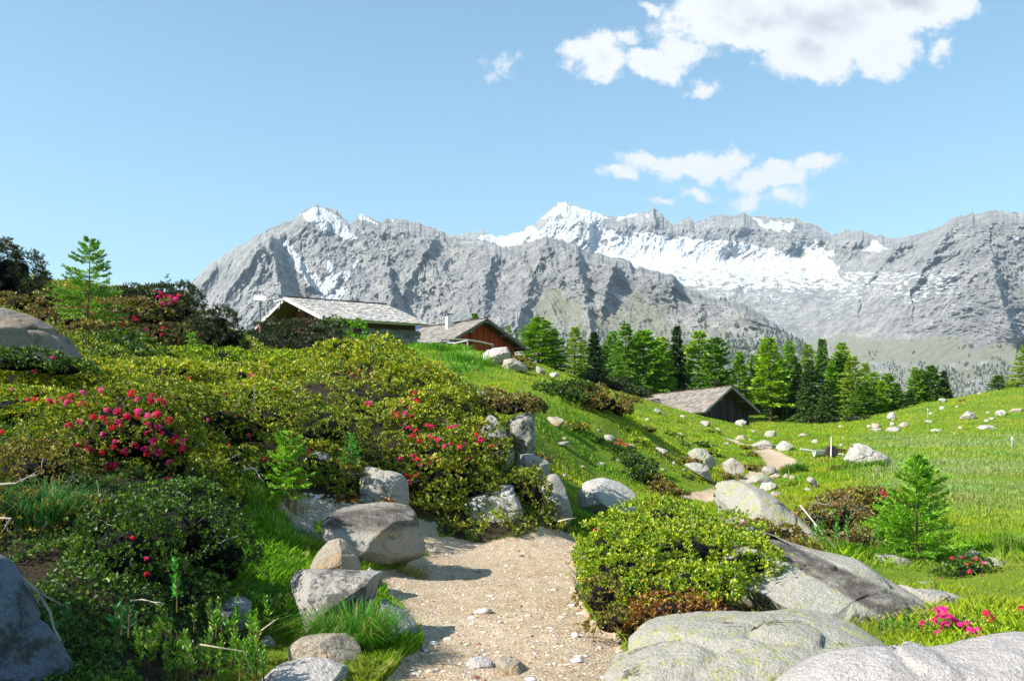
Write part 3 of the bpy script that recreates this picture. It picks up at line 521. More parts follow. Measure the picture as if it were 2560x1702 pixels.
# mid slope and meadow
mid = [('pale boulder with grey patches, upper one of the pair left of the far path', [(1715,1155),(1722,1133),(1742,1122),(1765,1124),(1785,1145),(1793,1160),(1780,1168),(1735,1166)], 'lichen'),
 ('long low boulder just below the upper boulder left of the far path', [(1709,1160),(1745,1158),(1780,1168),(1800,1192),(1795,1207),(1770,1200),(1735,1180)], 'grey'),
 ('grey boulder with brown side on the bank where the far path bends', [(1803,1165),(1815,1145),(1840,1138),(1855,1152),(1863,1180),(1850,1192),(1815,1178)], 'half'),
 ('wide pale block above the sandy bend of the far path', [(1882,1118),(1888,1104),(1905,1099),(1942,1103),(1946,1112),(1935,1124),(1900,1126)], 'pale'),
 ('pale pointed slab just right of the wide pale block', [(1938,1118),(1945,1106),(1960,1102),(1995,1116),(1990,1126),(1950,1128)], 'pale'),
 ('round pale stone with a grey spot below the dark hut', [(1911,1086),(1918,1077),(1938,1076),(1946,1084),(1940,1093),(1918,1094)], 'grey'),
 ('long pale boulder against the foot of the dark hut', [(1832,1062),(1840,1052),(1858,1049),(1870,1056),(1868,1065),(1845,1068)], 'pale'),
 ('pale slanting boulder just left of the hut foot', [(1749,1057),(1760,1051),(1772,1054),(1779,1064),(1770,1068),(1755,1064)], 'pale'),
 ('small round stone between the hut and the thin trail', [(1787,1076),(1792,1070),(1800,1072),(1802,1079),(1795,1082)], 'pale'),
 ('flat stone beside the thin trail below the hut', [(1835,1095),(1850,1088),(1872,1090),(1870,1098),(1845,1100)], 'pale'),
 ('flat pale stone sunk in grass above the dark green rhododendron', [(1490,1095),(1510,1086),(1535,1088),(1548,1097),(1520,1104)], 'pale'),
 ('thin sliver of pale rock in grass left of the dark green rhododendron', [(1373,1116),(1390,1106),(1425,1103),(1432,1109),(1400,1118)], 'pale'),
 ('long pale stone in grass right of the dark green rhododendron', [(1630,1122),(1645,1118),(1670,1126),(1682,1136),(1665,1140),(1645,1132)], 'pale'),
 ('grey stone on the slope above the left end of the dark hut roof', [(1632,1030),(1640,1021),(1650,1022),(1656,1032),(1642,1036)], 'grey'),
 ('small flat stone on the slope left of the dark hut', [(1609,1050),(1618,1044),(1628,1050),(1620,1055)], 'grey'),
 ('flat grey boulder beside the far path nearest the large yellow lichen boulder', [(1855,1205),(1870,1192),(1905,1186),(1932,1194),(1930,1206),(1890,1212)], 'lichen'),
 ('pale block with brown side between the flat boulder and the meadow', [(1895,1220),(1905,1208),(1930,1205),(1948,1214),(1945,1226),(1915,1228)], 'pale'),
 ('pale wedge stone just below the pale block with brown side', [(1918,1238),(1935,1228),(1958,1232),(1950,1246),(1930,1246)], 'pale'),
 ('grey rounded stone on the right bank of the sandy bend', [(1898,1178),(1915,1166),(1940,1166),(1950,1178),(1930,1188),(1905,1187)], 'grey'),
 ('leftmost of three round cobbles below the sandy bend', [(1932,1192),(1938,1183),(1950,1184),(1954,1194),(1942,1199)], 'warm'),
 ('middle and smallest of three round cobbles below the sandy bend', [(1958,1191),(1962,1183),(1970,1184),(1971,1193),(1964,1197)], 'warm'),
 ('rightmost of three round cobbles below the sandy bend', [(1971,1196),(1977,1188),(1988,1190),(1991,1199),(1980,1203)], 'pale'),
 ('white and black streaked pointed rock lying in the meadow grass', [(2016,1196),(2022,1184),(2030,1190),(2048,1212),(2054,1224),(2040,1222),(2024,1208)], 'dark'),
 ('small pale stone below the streaked pointed rock', [(2010,1226),(2018,1217),(2030,1220),(2035,1230),(2022,1234)], 'pale'),
 ('biggest pale boulder standing in the open meadow', [(2101,1146),(2110,1130),(2123,1122),(2139,1112),(2154,1108),(2179,1120),(2205,1131),(2228,1150),(2222,1164),(2190,1170),(2139,1160)], 'pale'),
 ('small pale stone in front of the biggest meadow boulder', [(2187,1174),(2195,1170),(2207,1173),(2205,1179),(2192,1180)], 'pale'),
 ('round stone above the wooden trough', [(2029,1105),(2035,1098),(2046,1099),(2050,1107),(2040,1112)], 'grey'),
 ('low stone in the meadow left of the round stone', [(1995,1090),(2005,1083),(2022,1086),(2024,1092),(2008,1094)], 'grey'),
 ('square pale boulder on the left shoulder of the right hill', [(2218,1046),(2222,1032),(2236,1030),(2243,1040),(2240,1048),(2226,1053)], 'pale'),
 ('pale block beside the dark gap under the trees', [(2179,1069),(2182,1058),(2196,1058),(2206,1067),(2200,1072)], 'pale'),
 ('small pale block left of the block beside the dark gap', [(2166,1070),(2170,1062),(2179,1062),(2181,1070)], 'pale'),
 ('grey flat boulder in the row at the foot of the right hill', [(2214,1076),(2225,1068),(2245,1066),(2256,1074),(2240,1082),(2220,1081)], 'grey'),
 ('long low slab in the row at the foot of the right hill', [(2165,1078),(2190,1070),(2218,1072),(2215,1079),(2180,1081)], 'grey'),
 ('pale boulder at the right end of the row under the hill', [(2247,1066),(2256,1055),(2270,1056),(2278,1065),(2262,1070)], 'pale'),
 ('small boulder in the middle of the row under the hill', [(2224,1064),(2230,1055),(2241,1058),(2240,1066)], 'pale'),
 ('pale stone near the crest of the right hill beside the pines', [(2347,1004),(2350,996),(2364,996),(2370,1003),(2358,1008)], 'pale'),
 ('pale stone below the crest stone on the right hill', [(2348,1022),(2353,1016),(2364,1018),(2366,1024),(2354,1025)], 'pale'),
 ('tent shaped boulder with a dark side on the right hill', [(2399,1047),(2410,1036),(2427,1025),(2445,1034),(2450,1042),(2425,1046),(2405,1052)], 'half'),
 ('low pale slab at the near foot of the right hill', [(2326,1077),(2338,1072),(2355,1072),(2367,1079),(2340,1081)], 'pale'),
 ('long low white slab right of the low pale slab', [(2444,1070),(2455,1063),(2482,1063),(2494,1070),(2470,1074),(2450,1074)], 'pale'),
 ('flat pale rock high on the right hill beside the photo edge', [(2487,1036),(2495,1027),(2518,1024),(2524,1031),(2505,1038),(2492,1041)], 'pale'),
 ('long pale rock cut by the right photo edge', [(2522,1030),(2535,1022),(2562,1020),(2570,1028),(2540,1033)], 'pale'),
 ('small round stone between the white slab and the flat pale rock', [(2460,1053),(2465,1047),(2474,1049),(2475,1055),(2466,1058)], 'pale'),
 ('tiny white stone on the crest of the right hill', [(2441,987),(2447,980),(2455,984),(2453,989)], 'pale'),
 ('tiny pale stone right of the tent shaped boulder', [(2464,1032),(2469,1028),(2476,1030),(2474,1035)], 'pale'),
 ('small pale stone beside the red shrub on the hill', [(2387,1019),(2391,1014),(2398,1015),(2396,1021)], 'pale'),
 ('small stone in grass below the tent shaped boulder', [(2394,1072),(2400,1065),(2408,1066),(2407,1073)], 'pale'),
 ('flat stone on the hill beside the white topped stake', [(2312,1056),(2320,1050),(2332,1051),(2334,1057),(2320,1060)], 'pale'),
 ('small stone above the flat stone beside the stake', [(2321,1036),(2326,1031),(2335,1032),(2333,1037)], 'pale'),
 ('pale stone at the trees edge above the trough', [(2095,1068),(2100,1063),(2110,1065),(2110,1071),(2100,1072)], 'pale'),
 ('large rounded boulder with a crack beside the red gable hut', [(1200,898),(1203,880),(1215,867),(1235,862),(1258,862),(1280,872),(1290,885),(1275,900),(1240,908),(1212,912)], 'pale'),
 ('pale pointed boulder in front of the cracked boulder, moss on its right', [(1244,916),(1255,900),(1268,889),(1285,893),(1310,905),(1330,920),(1320,930),(1270,925)], 'grey'),
 ('grey wedge rock behind the cracked boulder by the tree', [(1282,880),(1288,872),(1296,870),(1305,885),(1320,893),(1310,900),(1288,893)], 'grey'),
 ('first angular stone of the row descending from the mossy boulder', [(1335,925),(1342,914),(1352,920),(1370,928),(1365,937),(1345,934)], 'grey'),
 ('second angular stone of the row descending from the mossy boulder', [(1373,935),(1385,928),(1402,935),(1398,945),(1380,948)], 'pale'),
 ('upper of two flat rocks right of the big rhododendron mound', [(1144,972),(1155,964),(1185,961),(1203,968),(1200,977),(1160,980)], 'grey'),
 ('lower of two flat rocks right of the big rhododendron mound', [(1170,990),(1185,980),(1210,976),(1224,984),(1215,994),(1185,996)], 'pale'),
 ('grey rock emerging behind the top of the big rhododendron mound', [(1048,905),(1058,897),(1075,903),(1095,918),(1085,926),(1060,916)], 'grey'),
 ('brownish boulder right of the black and white boulder', [(1360,1055),(1370,1042),(1395,1042),(1412,1052),(1412,1064),(1385,1068)], 'warm'),
 ('small pale stone in the grass near the red flowers on the slope', [(1402,1190),(1408,1184),(1420,1186),(1422,1192),(1410,1195)], 'pale'),
 ('small white stone above the long low boulder', [(1678,1158),(1684,1153),(1690,1156),(1688,1162)], 'pale'),
 ('flat stone in grass left of the long low boulder', [(1645,1175),(1655,1170),(1672,1176),(1660,1180)], 'pale'),
 ('pale flat stone on the slope left of the thin trail', [(1695,1042),(1705,1037),(1722,1040),(1718,1045)], 'pale'),
 ('pale stone on the slope above the red flowered shrub', [(1687,1085),(1700,1081),(1716,1086),(1705,1091)], 'pale')]
for i, (lb, pl, mt) in enumerate(mid): R(lb, pl, {'pale': ('far', 'warm', 'far', 'grey')[i % 4], 'grey': ('half', 'grey', 'lichen')[i % 3]}.get(mt, mt), None, .75, 200+i, name='field_stone' if i not in (24, 50) else 'boulder', cat='stone' if i not in (24, 50) else 'boulder')

# loose gravel on the path
rs = np.random.RandomState(5)
ico = None
def icos():
    t = (1+5**.5)/2
    v = np.array([(-1,t,0),(1,t,0),(-1,-t,0),(1,-t,0),(0,-1,t),(0,1,t),(0,-1,-t),(0,1,-t),(t,0,-1),(t,0,1),(-t,0,-1),(-t,0,1)], float); v /= np.linalg.norm(v[0])
    f = np.array([(0,11,5),(0,5,1),(0,1,7),(0,7,10),(0,10,11),(1,5,9),(5,11,4),(11,10,2),(10,7,6),(7,1,8),(3,9,4),(3,4,2),(3,2,6),(3,6,8),(3,8,9),(4,9,5),(2,4,11),(6,2,10),(8,6,7),(9,8,1)])
    return v, f
iv, if_ = icos()
def pebbles(pts, size, cols, seed):
    r = np.random.RandomState(seed); n = len(pts)
    V = iv[None]*(1+r.uniform(-.28, .28, (n, 12, 1)))*size[:, None, None]*r.uniform(.6, 1.3, (n, 1, 3))*np.array([1.15, 1., .6])
    V = V+pts[:, None]; f = (if_[None]+np.arange(n)[:, None, None]*12).reshape(-1, 3)
    return V.reshape(-1, 3), f, np.repeat(cols, 12, 0)
N = 11000; yy = 5.2*np.exp(rs.uniform(0, 1.1, N)); xx = rs.uniform(-2.2, 2., N)*yy/8; pm = hgt(xx, yy)(path)
k = pm > .45; xx, yy = xx[k], yy[k]; n = len(xx)
big = rs.rand(n)
sz = np.where(big > .985, rs.uniform(.018, .035, n), np.where(big > .85, rs.uniform(.009, .018, n), rs.uniform(.003, .009, n)))
pal = np.array([(.62,.56,.48),(.70,.66,.6),(.5,.42,.33),(.32,.2,.14),(.55,.46,.35),(.24,.12,.08)])[rs.choice(6, n, p=[.25,.1,.25,.14,.18,.08])]
Vp, fp, cp = pebbles(np.stack([xx, yy, ground(xx, yy)+sz*.1], -1), sz, pal, 3)
M_peb = attr_mat('pebble', .9, 20, .3)
tag(obj('gravel', mesh('gravel', Vp, [fp], M_peb, {'col': cp}, False)), 'loose pale and reddish gravel strewn over the sandy path', 'gravel', None, 'stuff')
for i, (u, v, s_, c_, lb) in enumerate([(1085,1610,.05,(.7,.66,.6),'white cobble on the path near the shaded rock bank'),(1440,1590,.06,(.72,.68,.62),'pale cobble at the right path edge below the juniper bush'),(1440,1652,.05,(.75,.72,.68),'white cobble beside the brown twigs and the broad slab'),(1180,1545,.04,(.68,.62,.55),'pale cobble in the middle of the path'),
    (1300,1515,.035,(.35,.2,.14),'reddish pebble in the middle of the path'),(1100,1570,.035,(.6,.55,.5),'small grey cobble left of the path middle'),(1295,1378,.04,(.35,.2,.14),'reddish pebble far up the path'),(1385,1475,.045,(.7,.64,.56),'pale pebble near the juniper bush edge'),(1210,1530,.09,(.62,.56,.48),'flat stone sunk in the path surface'),(1330,1700,.05,(.75,.72,.7),'white cobble on the path at the bottom edge')]):
    Y = hit(u, v); p = at(u, v, Y); r = np.random.RandomState(i+50); V, f, c = pebbles(np.zeros((1, 3)), np.array([s_*.75]), np.array([c_]), i+9)
    tag(obj('cobble', mesh('cobble', V, [f], M_peb, {'col': c}, True), None, p+np.array([0, 0, s_*.1])), lb, 'stone')
# rubble on the shelf behind the large lichen boulder
N = 500; uu = rs.uniform(740, 1000, N); vv = rs.uniform(1235, 1300, N); pts = np.array([at(a, b, hit(a, b)) for a, b in zip(uu, vv)]); sz = rs.uniform(.01, .05, N)**1.1
Vp, fp, cp = pebbles(pts, sz, np.array([(.62,.55,.46),(.7,.66,.6),(.5,.36,.24)])[rs.choice(3, N)], 8)
tag(obj('rubble', mesh('rubble', Vp, [fp], M_peb, {'col': cp}, False)), 'tan rubble lying on the shelf behind the large lichen boulder', 'gravel', None, 'stuff')

# ------------------------------------------------------------ leaves
def unit(a): return a/np.maximum(np.linalg.norm(a, axis=-1, keepdims=True), 1e-9)
def leafq(P, D, L, W, rs, col):
    n = len(P); D = unit(D); s = unit(np.cross(D, rs.normal(size=(n, 3)))); L = np.broadcast_to(L, n)[:, None]; W = np.broadcast_to(W, n)[:, None]
    V = np.stack([P, P+D*L*.55+s*W/2, P+D*L, P+D*L*.55-s*W/2], 1)
    return V.reshape(-1, 3), np.arange(4*n).reshape(n, 4), np.repeat(col, 4, 0)
PAL = dict(
    rhodo=[(0.178,0.233,0.011,.42),(0.354,0.355,0.019,.28),(0.083,0.137,0.010,.18),(0.402,0.233,0.029,.12)],
    yell=[(0.360,0.400,0.014,.42),(0.506,0.477,0.021,.26),(0.160,0.261,0.015,.22),(0.479,0.307,0.042,.12)],
    junip=[(0.251,0.377,0.013,.38),(0.448,0.498,0.022,.34),(0.132,0.241,0.016,.22),(0.501,0.391,0.033,.06)],
    dark=[(.035,.05,.012,.6),(.07,.09,.02,.25),(.02,.03,.01,.15)],
    mugo=[(.03,.045,.012,.6),(.07,.085,.02,.25),(.015,.025,.008,.15)],
    green=[(0.054,0.120,0.012,.45),(0.132,0.216,0.017,.25),(0.030,0.066,0.010,.3)],  # darkened for the shaded bush and undergrowth, so part of that shade is painted
    bright=[(.13,.32,.012,.5),(.22,.42,.02,.3),(.06,.18,.01,.2)],
    brown=[(.30,.10,.03,.4),(.42,.24,.03,.3),(.18,.05,.02,.3)],
    rust=[(.26,.14,.035,.4),(.30,.25,.04,.3),(.12,.12,.015,.3)],
    dry=[(.33,.27,.06,.4),(.25,.14,.05,.25),(.14,.16,.02,.35)])
def palcols(P, key, rs, seed, sc_=2.2):
    pl = np.array(PAL[key]); n = len(P); t = np.clip(rs.rand(n)*.65+(.5+.9*pn(P[:, 0]*sc_, P[:, 1]*sc_, P[:, 2]*sc_, seed))*.35, 0, .999)
    i = np.searchsorted(np.cumsum(pl[:, 3])/pl[:, 3].sum(), t); i = np.clip(i, 0, len(pl)-1)
    return pl[i, :3]*rs.uniform(.75, 1.25, (n, 1))
FL = {}
def flower_mesh(i):
    if i in FL: return FL[i]
    rs = np.random.RandomState(900+i); V = []; Fc = []; C = []; o = 0
    base = [(.80,.02,.10),(.90,.03,.28),(.75,.02,.05),(.92,.10,.36),(.62,.01,.12)][i % 5]
    for k in range(13):
        a = rs.uniform(0, 6.28); e = rs.uniform(.05, 1.5); d = np.array([math.cos(a)*math.cos(e), math.sin(a)*math.cos(e), math.sin(e)]); x = unit(np.cross(d, [.3, .2, 1.])); y = np.cross(d, x)
        c = d*.7; V.append(c*.6); C.append(base); n = 5
        for j in range(n):
            t = j*2*math.pi/n
            for dt, rr, zz in ((-.42, .36, .22), (0, .5, .1), (.42, .36, .22)):
                V.append(c+d*zz+(x*math.cos(t+dt)+y*math.sin(t+dt))*rr); C.append(tuple(np.array(base)*rs.uniform(.8, 1.25)))
            Fc.append((o, o+1+3*j, o+2+3*j, o+3+3*j))
        o += 16
    FL[i] = mesh('flower_cluster', np.array(V), [np.array(Fc)], M_petal, {'col': np.clip(np.array(C), 0, 1)}, False); return FL[i]
SK = np.array(0)
def shrub(name, label, cat, lobes, pal='rhodo', dens=1., leaf=.034, flowers=(), seed=1, group=None, twig=False, tufts=True, fsz=1., up=.5, cut=-.45, rag=1., nleaf=6):
    """lobes: (u, v, Y, ru, rv[, rd]) in photo pixels and metres"""
    rs = np.random.RandomState(seed); L = []
    for lb in lobes:
        u, v, Y, ru, rv = lb[:5]; c = at(u, v, Y); r = np.array([ru/F*Y, 0, rv/F*Y]); r[1] = lb[5] if len(lb) > 5 else r[0]*.8; L.append((c, r))
    for c, r in L:
        if c[1] > 26 and name not in ('dwarf_pine', 'leafy_bush'): c[2] = min(c[2], ground(c[0], c[1])+.55*r[2])
    base = L[0][0].copy(); base[2] = ground(base[0], base[1])
    root = thing(name, label, cat, base, group)
    Ps = []; Ns = []; Yl = []
    for c, r in L:
        Y = c[1]; ls = leaf*max(1, (Y/9.)**.75)
        area = 2*math.pi*((r[0]*r[1])**1.6+(r[0]*r[2])**1.6+(r[1]*r[2])**1.6)**(1/1.6)/3**(1/1.6)
        n = int(dens*area/(ls*ls)*2.8/ (1. if nleaf == 6 else .8)); n = min(n, 52000)
        d = unit(rs.normal(size=(n, 3))); d = d[(d[:, 2] > cut) & (d[:, 1] < .75)]
        P0 = d*r; q = P0+c
        f1 = fbm(q[:, 0]*2.1, q[:, 1]*2.1, q[:, 2]*2.6, 3, seed+2); f2 = pn(q[:, 0]/ls*.16, q[:, 1]/ls*.16, q[:, 2]/ls*.34, seed+9)
        gm = f2+f1*.5+.25*pn(q[:, 0]*.9, q[:, 1]*.9, q[:, 2]*3.2, seed+31) > -.10; k = gm
        k = k | (rs.rand(len(d)) < .5); gapd = np.where(gm, 0., .30+.08*rs.rand(len(d)))
        rr = 1-gapd+(rs.rand(len(d)) < .07)*rs.uniform(.02, .09, len(d))/r.mean()+rag*(.2*f1+.055*f2*min(1, .35/r.min()))+rs.normal(0, .018, len(d)); q = c+P0*(rr-np.abs(rs.normal(0, .085, len(d))))[:, None]; nn = unit(d/r)
        q = q[k]; nn = nn[k]
        k = np.ones(len(q), bool)
        for c2, r2 in L:
            if c2 is not c: k &= np.linalg.norm((q-c2)/(r2*.86), axis=1) > 1
        k &= q[:, 2] > ground(q[:, 0], q[:, 1])-.03
        if k.sum() < 8: k[:] = True
        Ps.append(q[k]); Ns.append(nn[k]); Yl.append(np.full(k.sum(), ls))
    P = np.concatenate(Ps); Nn = np.concatenate(Ns); ls = np.concatenate(Yl); n = len(P)
    tc = palcols(P, pal, rs, seed)
    m_ = nleaf; PP = np.repeat(P, m_, 0); DD = unit(np.repeat(Nn*.7+np.array([0, 0, up]), m_, 0)+unit(rs.normal(size=(n*m_, 3)))*.95)
    LL = np.repeat(ls, m_)*rs.uniform(.65, 1.25, n*m_); cc = np.repeat(tc*rs.uniform(.55, 1.25, (n, 1)), m_, 0)*rs.uniform(.7, 1.3, (n*m_, 1))
    V, f, c_ = leafq(PP-base, DD, LL*(1.3 if pal == 'mugo' else 1), LL*(.24 if pal == 'mugo' else .42), rs, cc)
    # interior lumps inside the leaves, near black: shade of the gaps put into colour
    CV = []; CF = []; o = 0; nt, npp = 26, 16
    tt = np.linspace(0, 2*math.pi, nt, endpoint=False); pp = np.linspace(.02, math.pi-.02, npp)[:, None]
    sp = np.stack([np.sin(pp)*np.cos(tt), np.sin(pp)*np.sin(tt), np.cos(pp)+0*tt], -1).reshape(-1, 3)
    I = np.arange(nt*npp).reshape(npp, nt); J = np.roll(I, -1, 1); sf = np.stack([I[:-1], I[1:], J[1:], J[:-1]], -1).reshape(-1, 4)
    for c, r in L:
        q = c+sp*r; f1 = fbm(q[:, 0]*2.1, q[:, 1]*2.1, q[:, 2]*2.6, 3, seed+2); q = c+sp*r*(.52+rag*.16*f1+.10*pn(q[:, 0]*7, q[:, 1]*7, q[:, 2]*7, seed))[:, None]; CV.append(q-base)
    for CV_ in CV: obj('branches', mesh('branches', CV_, [sf], M_bark, {'col': np.broadcast_to(np.array((.008, .007, .006)), CV_.shape)}), root)  # solid cores with the gap shade in their colour
    obj('foliage', mesh('foliage', V, [f], M_leaf, {'col': c_}, False), root)
    if twig:
        for i in range(twig):
            mb = MB()
            k = rs.randint(n); p = P[k]-base; d = unit(Nn[k]+rs.normal(0, .5, 3)); q = [p-d*.12]
            for j in range(4): d = unit(d+rs.normal(0, .3, 3)+[0, 0, .1]); q.append(q[-1]+d*rs.uniform(.04, .09))
            mb.tube(q, [.006, .005, .004, .003, .002], 4, (.34, .30, .25))
            mb.build('bare_twig', M_bark, root)
    for i, fl in enumerate(flowers):
        u, v = fl[:2]; s_ = (fl[2] if len(fl) > 2 else 1.); ym = 1e9
        for c, r in L:
            dr = np.array([(u-1280)/F, 1, (HZ-v)/F]); A = ((dr/r)**2).sum(); B = -2*((dr*c)/(r*r)).sum(); C = ((c/r)**2).sum()-1; dd = B*B-4*A*C
            if dd > 0: ym = min(ym, (-B-math.sqrt(dd))/(2*A))
        if ym > 1e8: ym = min((c[1] for c, r in L))
        ym -= .05
        o = obj('flower_cluster', flower_mesh(fl[3] if len(fl) > 3 else i % 5), root, at(u, v, ym)-base)
        k = s_*fsz*.030*rs.uniform(.8, 1.2)*max(1, (ym/9)**.6); o.scale = (k, k, k); o.rotation_euler = (rs.uniform(.2, .9), rs.uniform(-.3, .3), rs.uniform(0, 6))
    return root
def z5(X, Y): return (X/2.24, 1000+Y/2.24)       # photo zoom of the left flowers
lf = [z5(*p) for p in [(275,10),(380,20),(520,95),(440,125),(385,150),(575,115),(655,130),(630,155),(580,195),(660,70),(710,100),(775,70),(765,95),(830,95),(825,145),(880,85),(910,15),(945,115),(885,155),(830,190),(910,190),(865,235),(960,240),(1030,235),(985,215),(1025,275),(650,240),(640,265),(480,240),(430,262),(490,280),(530,290),(575,295),(700,285),(755,260),(690,300),(810,280),(820,310),(880,290),(905,300),(650,370),(610,375),(620,400),(950,350),(935,450),(830,430),(760,430),(795,480),(685,480),(520,465),(560,460),(590,475),(495,525),(555,545),(845,10),(460,30),(600,60),(10,185)]]
lf += [(205,985),(160,1000),(178,995),(255,978),(330,985),(345,1000),(380,992),(400,1005),(120,1005),(90,1000)]
shrub('rhododendron_bush', 'rhododendron covered in magenta flower clusters on the left slope', 'shrub', [(300,1080,9.2,190,110),(180,1130,9.,140,110),(410,1130,9.2,110,110),(380,1010,10.6,150,60)], 'rhodo', 1.05, .032, [(a, b, 1.25) for a, b in lf], 11, twig=8, fsz=.98)
shrub('rhododendron_bush', 'dark leaved bush hanging in shade below the magenta flowers', 'shrub', [(440,1330,7.6,170,130),(300,1400,6.9,150,150),(545,1400,7.8,100,110),(420,1500,7.,140,90)], 'green', .75, .030, [z5(740,775),z5(825,890),z5(822,975)], 12, twig=10, fsz=.7)
shrub('juniper_bush', 'brown and green twiggy bush at the left edge of the photo', 'shrub', [(80,1190,8.2,140,90),(30,1300,7.3,150,80),(170,1300,7.4,110,70)], 'rust', .8, .03, [], 13, twig=26)
shrub('rhododendron_bush', 'dark rhododendron thicket in the hollow right of the magenta flowers', 'shrub', [(560,1070,11.2,140,80),(540,1180,10.4,100,90),(640,1060,11.8,120,80),(650,1180,10.9,110,70)], 'rhodo', .62, .034, [(622,1088,.8),(640,1075,.6),(573,1112,.5),(520,1050,.7),(600,1040,.6),(660,1150,.7),(500,1130,.6)], 14, twig=14)
shrub('rhododendron_bush', 'shaded rhododendron between the two bright green saplings', 'shrub', [(800,1080,13.2,120,90),(760,1180,12.6,120,70),(880,1210,12.8,90,70)], 'rhodo', .7, .034, [(683,1105,1),(768,1128,.9),(684,1140,.9)], 15, twig=8)
zc = lambda X, Y: (600+X/2.9475, 700+Y/2.9475)
fm = [zc(*p) for p in [(800,690),(820,710),(845,690),(865,700),(885,690),(655,820),(690,855),(715,870),(745,840),(745,880),(765,830),(705,880),(925,920),(945,910),(960,930),(1290,835),(1270,885),(1305,895),(1190,900),(1245,945),(1150,985),(1120,995),(1160,1005),(1215,985),(1265,1010)]]
shrub('rhododendron_bush', 'largest rounded rhododendron mound with a few pink clusters below the first hut', 'shrub', [(935,955,17.4,150,104),(1040,1005,16.6,130,100),(800,990,17,150,90),(1100,1060,15.8,110,90),(950,1090,15.4,160,90),(850,900,18.2,100,50)], 'yell', 1., .034, [(a, b, 1.1) for a, b in fm], 16, twig=10)
fr = [zc(*p) for p in [(1380,1080),(1410,1085),(1540,1095),(1555,1085),(1590,1080),(1300,1115),(1240,1095),(1270,1150),(1400,1150),(1420,1170),(1440,1180),(1465,1180),(1320,1190),(1510,1225),(1550,1215),(1620,1235),(1655,1210),(1740,1140),(1770,1165),(1790,1185),(1765,1195),(1730,1215),(1855,1225),(1665,1325),(1700,1320),(1185,1315),(1275,1300),(1310,1325),(1335,1370),(1400,1355),(1230,1450),(1245,1490),(1300,1445)]]
shrub('rhododendron_bush', 'rhododendron with red flower clusters spilling down above the path bend', 'shrub', [(1000,1180,14.2,130,90),(1110,1160,14.4,120,90),(1190,1130,14.8,80,80),(1080,1230,13.6,100,80),(1170,1210,13.9,80,60),(990,1260,13.4,60,50)], 'rhodo', 1., .034, [(a, b, 1.) for a, b in fr], 17, twig=12)
shrub('rhododendron_bush', 'narrow green bush hanging between the pale leaning and narrow grey boulders', 'shrub', [(1330,1250,14.2,55,70),(1300,1215,14.3,50,40),(1370,1310,14.,40,35)], 'rhodo', .9, .032, [], 18, twig=6)
shrub('low_shrub', 'carpet of yellow green dwarf shrubs at the left above the magenta flowers', 'shrub', [(90,960,13.2,190,55),(60,1040,10.4,160,70),(210,950,13.6,140,50)], 'yell', 1., .032, [(70,1000,.8),(140,1005,.8),(10,1080,1.),(30,975,.6),(240,940,.6),(120,930,.5)], 19)
shrub('low_shrub', 'carpet of yellow green dwarf shrubs left of the largest mound', 'shrub', [(400,950,14.6,170,50),(550,960,15.8,150,50),(690,950,17.4,120,50),(600,1000,13.4,130,50)], 'yell', 1., .034, [(622,940,.8,1),(632,938,.8,1),(685,972,.9,0),(476,945,.7,0),(560,985,.6),(640,1010,.7),(520,1010,.6),(720,1000,.6),(600,960,.5)], 20)
shrub('low_shrub', 'paler green dwarf shrubs just below the dark pine in front of the first hut', 'shrub', [(540,900,22,110,30),(680,910,22.5,120,34),(430,905,19,100,34),(770,905,24,60,30)], 'junip', 1., .034, [], 21)
rf = [(402,735),(395,745),(412,742),(405,760),(428,745),(448,740),(440,750),(390,730),(466,810,.9)[:2],(335,795),(340,800),(285,805),(308,812),(362,825),(405,838),(408,822),(230,785),(175,790),(425,760)]
shrub('rhododendron_bush', 'rhododendron with bright red clusters near the skyline behind the young larch', 'shrub', [(390,800,24.5,90,55),(300,800,24,110,55),(230,810,23,90,50),(420,850,22,80,40),(330,850,21.5,90,40)], 'dry', .95, .034, [(a, b, 1.25) for a, b in rf], 22)
shrub('rhododendron_bush', 'low leafy bush in shade under the young larch', 'shrub', [(300,870,19.5,110,40),(230,900,17.5,90,34),(360,900,18.5,80,34)], 'green', .8, .034, [], 23, twig=8)
shrub('rhododendron_bush', 'yellowish bush directly behind the big weathered slab', 'shrub', [(60,765,24,100,34),(130,800,22,90,34),(200,830,20.5,70,30)], 'dry', .95, .034, [], 24)
shrub('rhododendron_bush', 'shaded bush with two red clusters under the big weathered slab', 'shrub', [(40,905,12.2,120,34),(150,922,12.4,90,26)], 'green', .8, .032, [(131,896,1.1,1),(85,930,1.,0)], 25)
shrub('dwarf_pine', 'almost black dwarf pine on the skyline at the left edge', 'shrub', [(20,700,25,90,82),(-60,680,24.6,110,100),(85,745,24.5,50,44)], 'mugo', 1.25, .036, [], 26, rag=1.7)
shrub('dwarf_pine', 'dark dwarf pine on the skyline behind the red clusters', 'shrub', [(330,745,27,80,26),(430,750,27,80,40),(260,750,27,60,22)], 'mugo', 1.25, .036, [], 27, rag=1.7)
shrub('dwarf_pine', 'dark dwarf pine between the red clusters and the first hut', 'shrub', [(535,822,24,66,50),(500,845,23.4,60,44),(570,855,24.5,50,40),(455,800,24.6,50,56)], 'mugo', 1.2, .036, [], 28, rag=1.7)
shrub('dwarf_pine', 'broad dark dwarf pine standing in front of the first hut', 'shrub', [(690,850,36,80,48),(780,848,36.5,75,50),(630,872,35,60,36),(740,872,35,110,36),(840,872,37,36,34)], 'mugo', 1.2, .036, [], 29, rag=1.5)
shrub('leafy_bush', 'blurred green bush at the near corner of the first hut', 'shrub', [(835,822,50,34,30),(845,860,50,36,30)], 'green', .8, .04, [], 30)
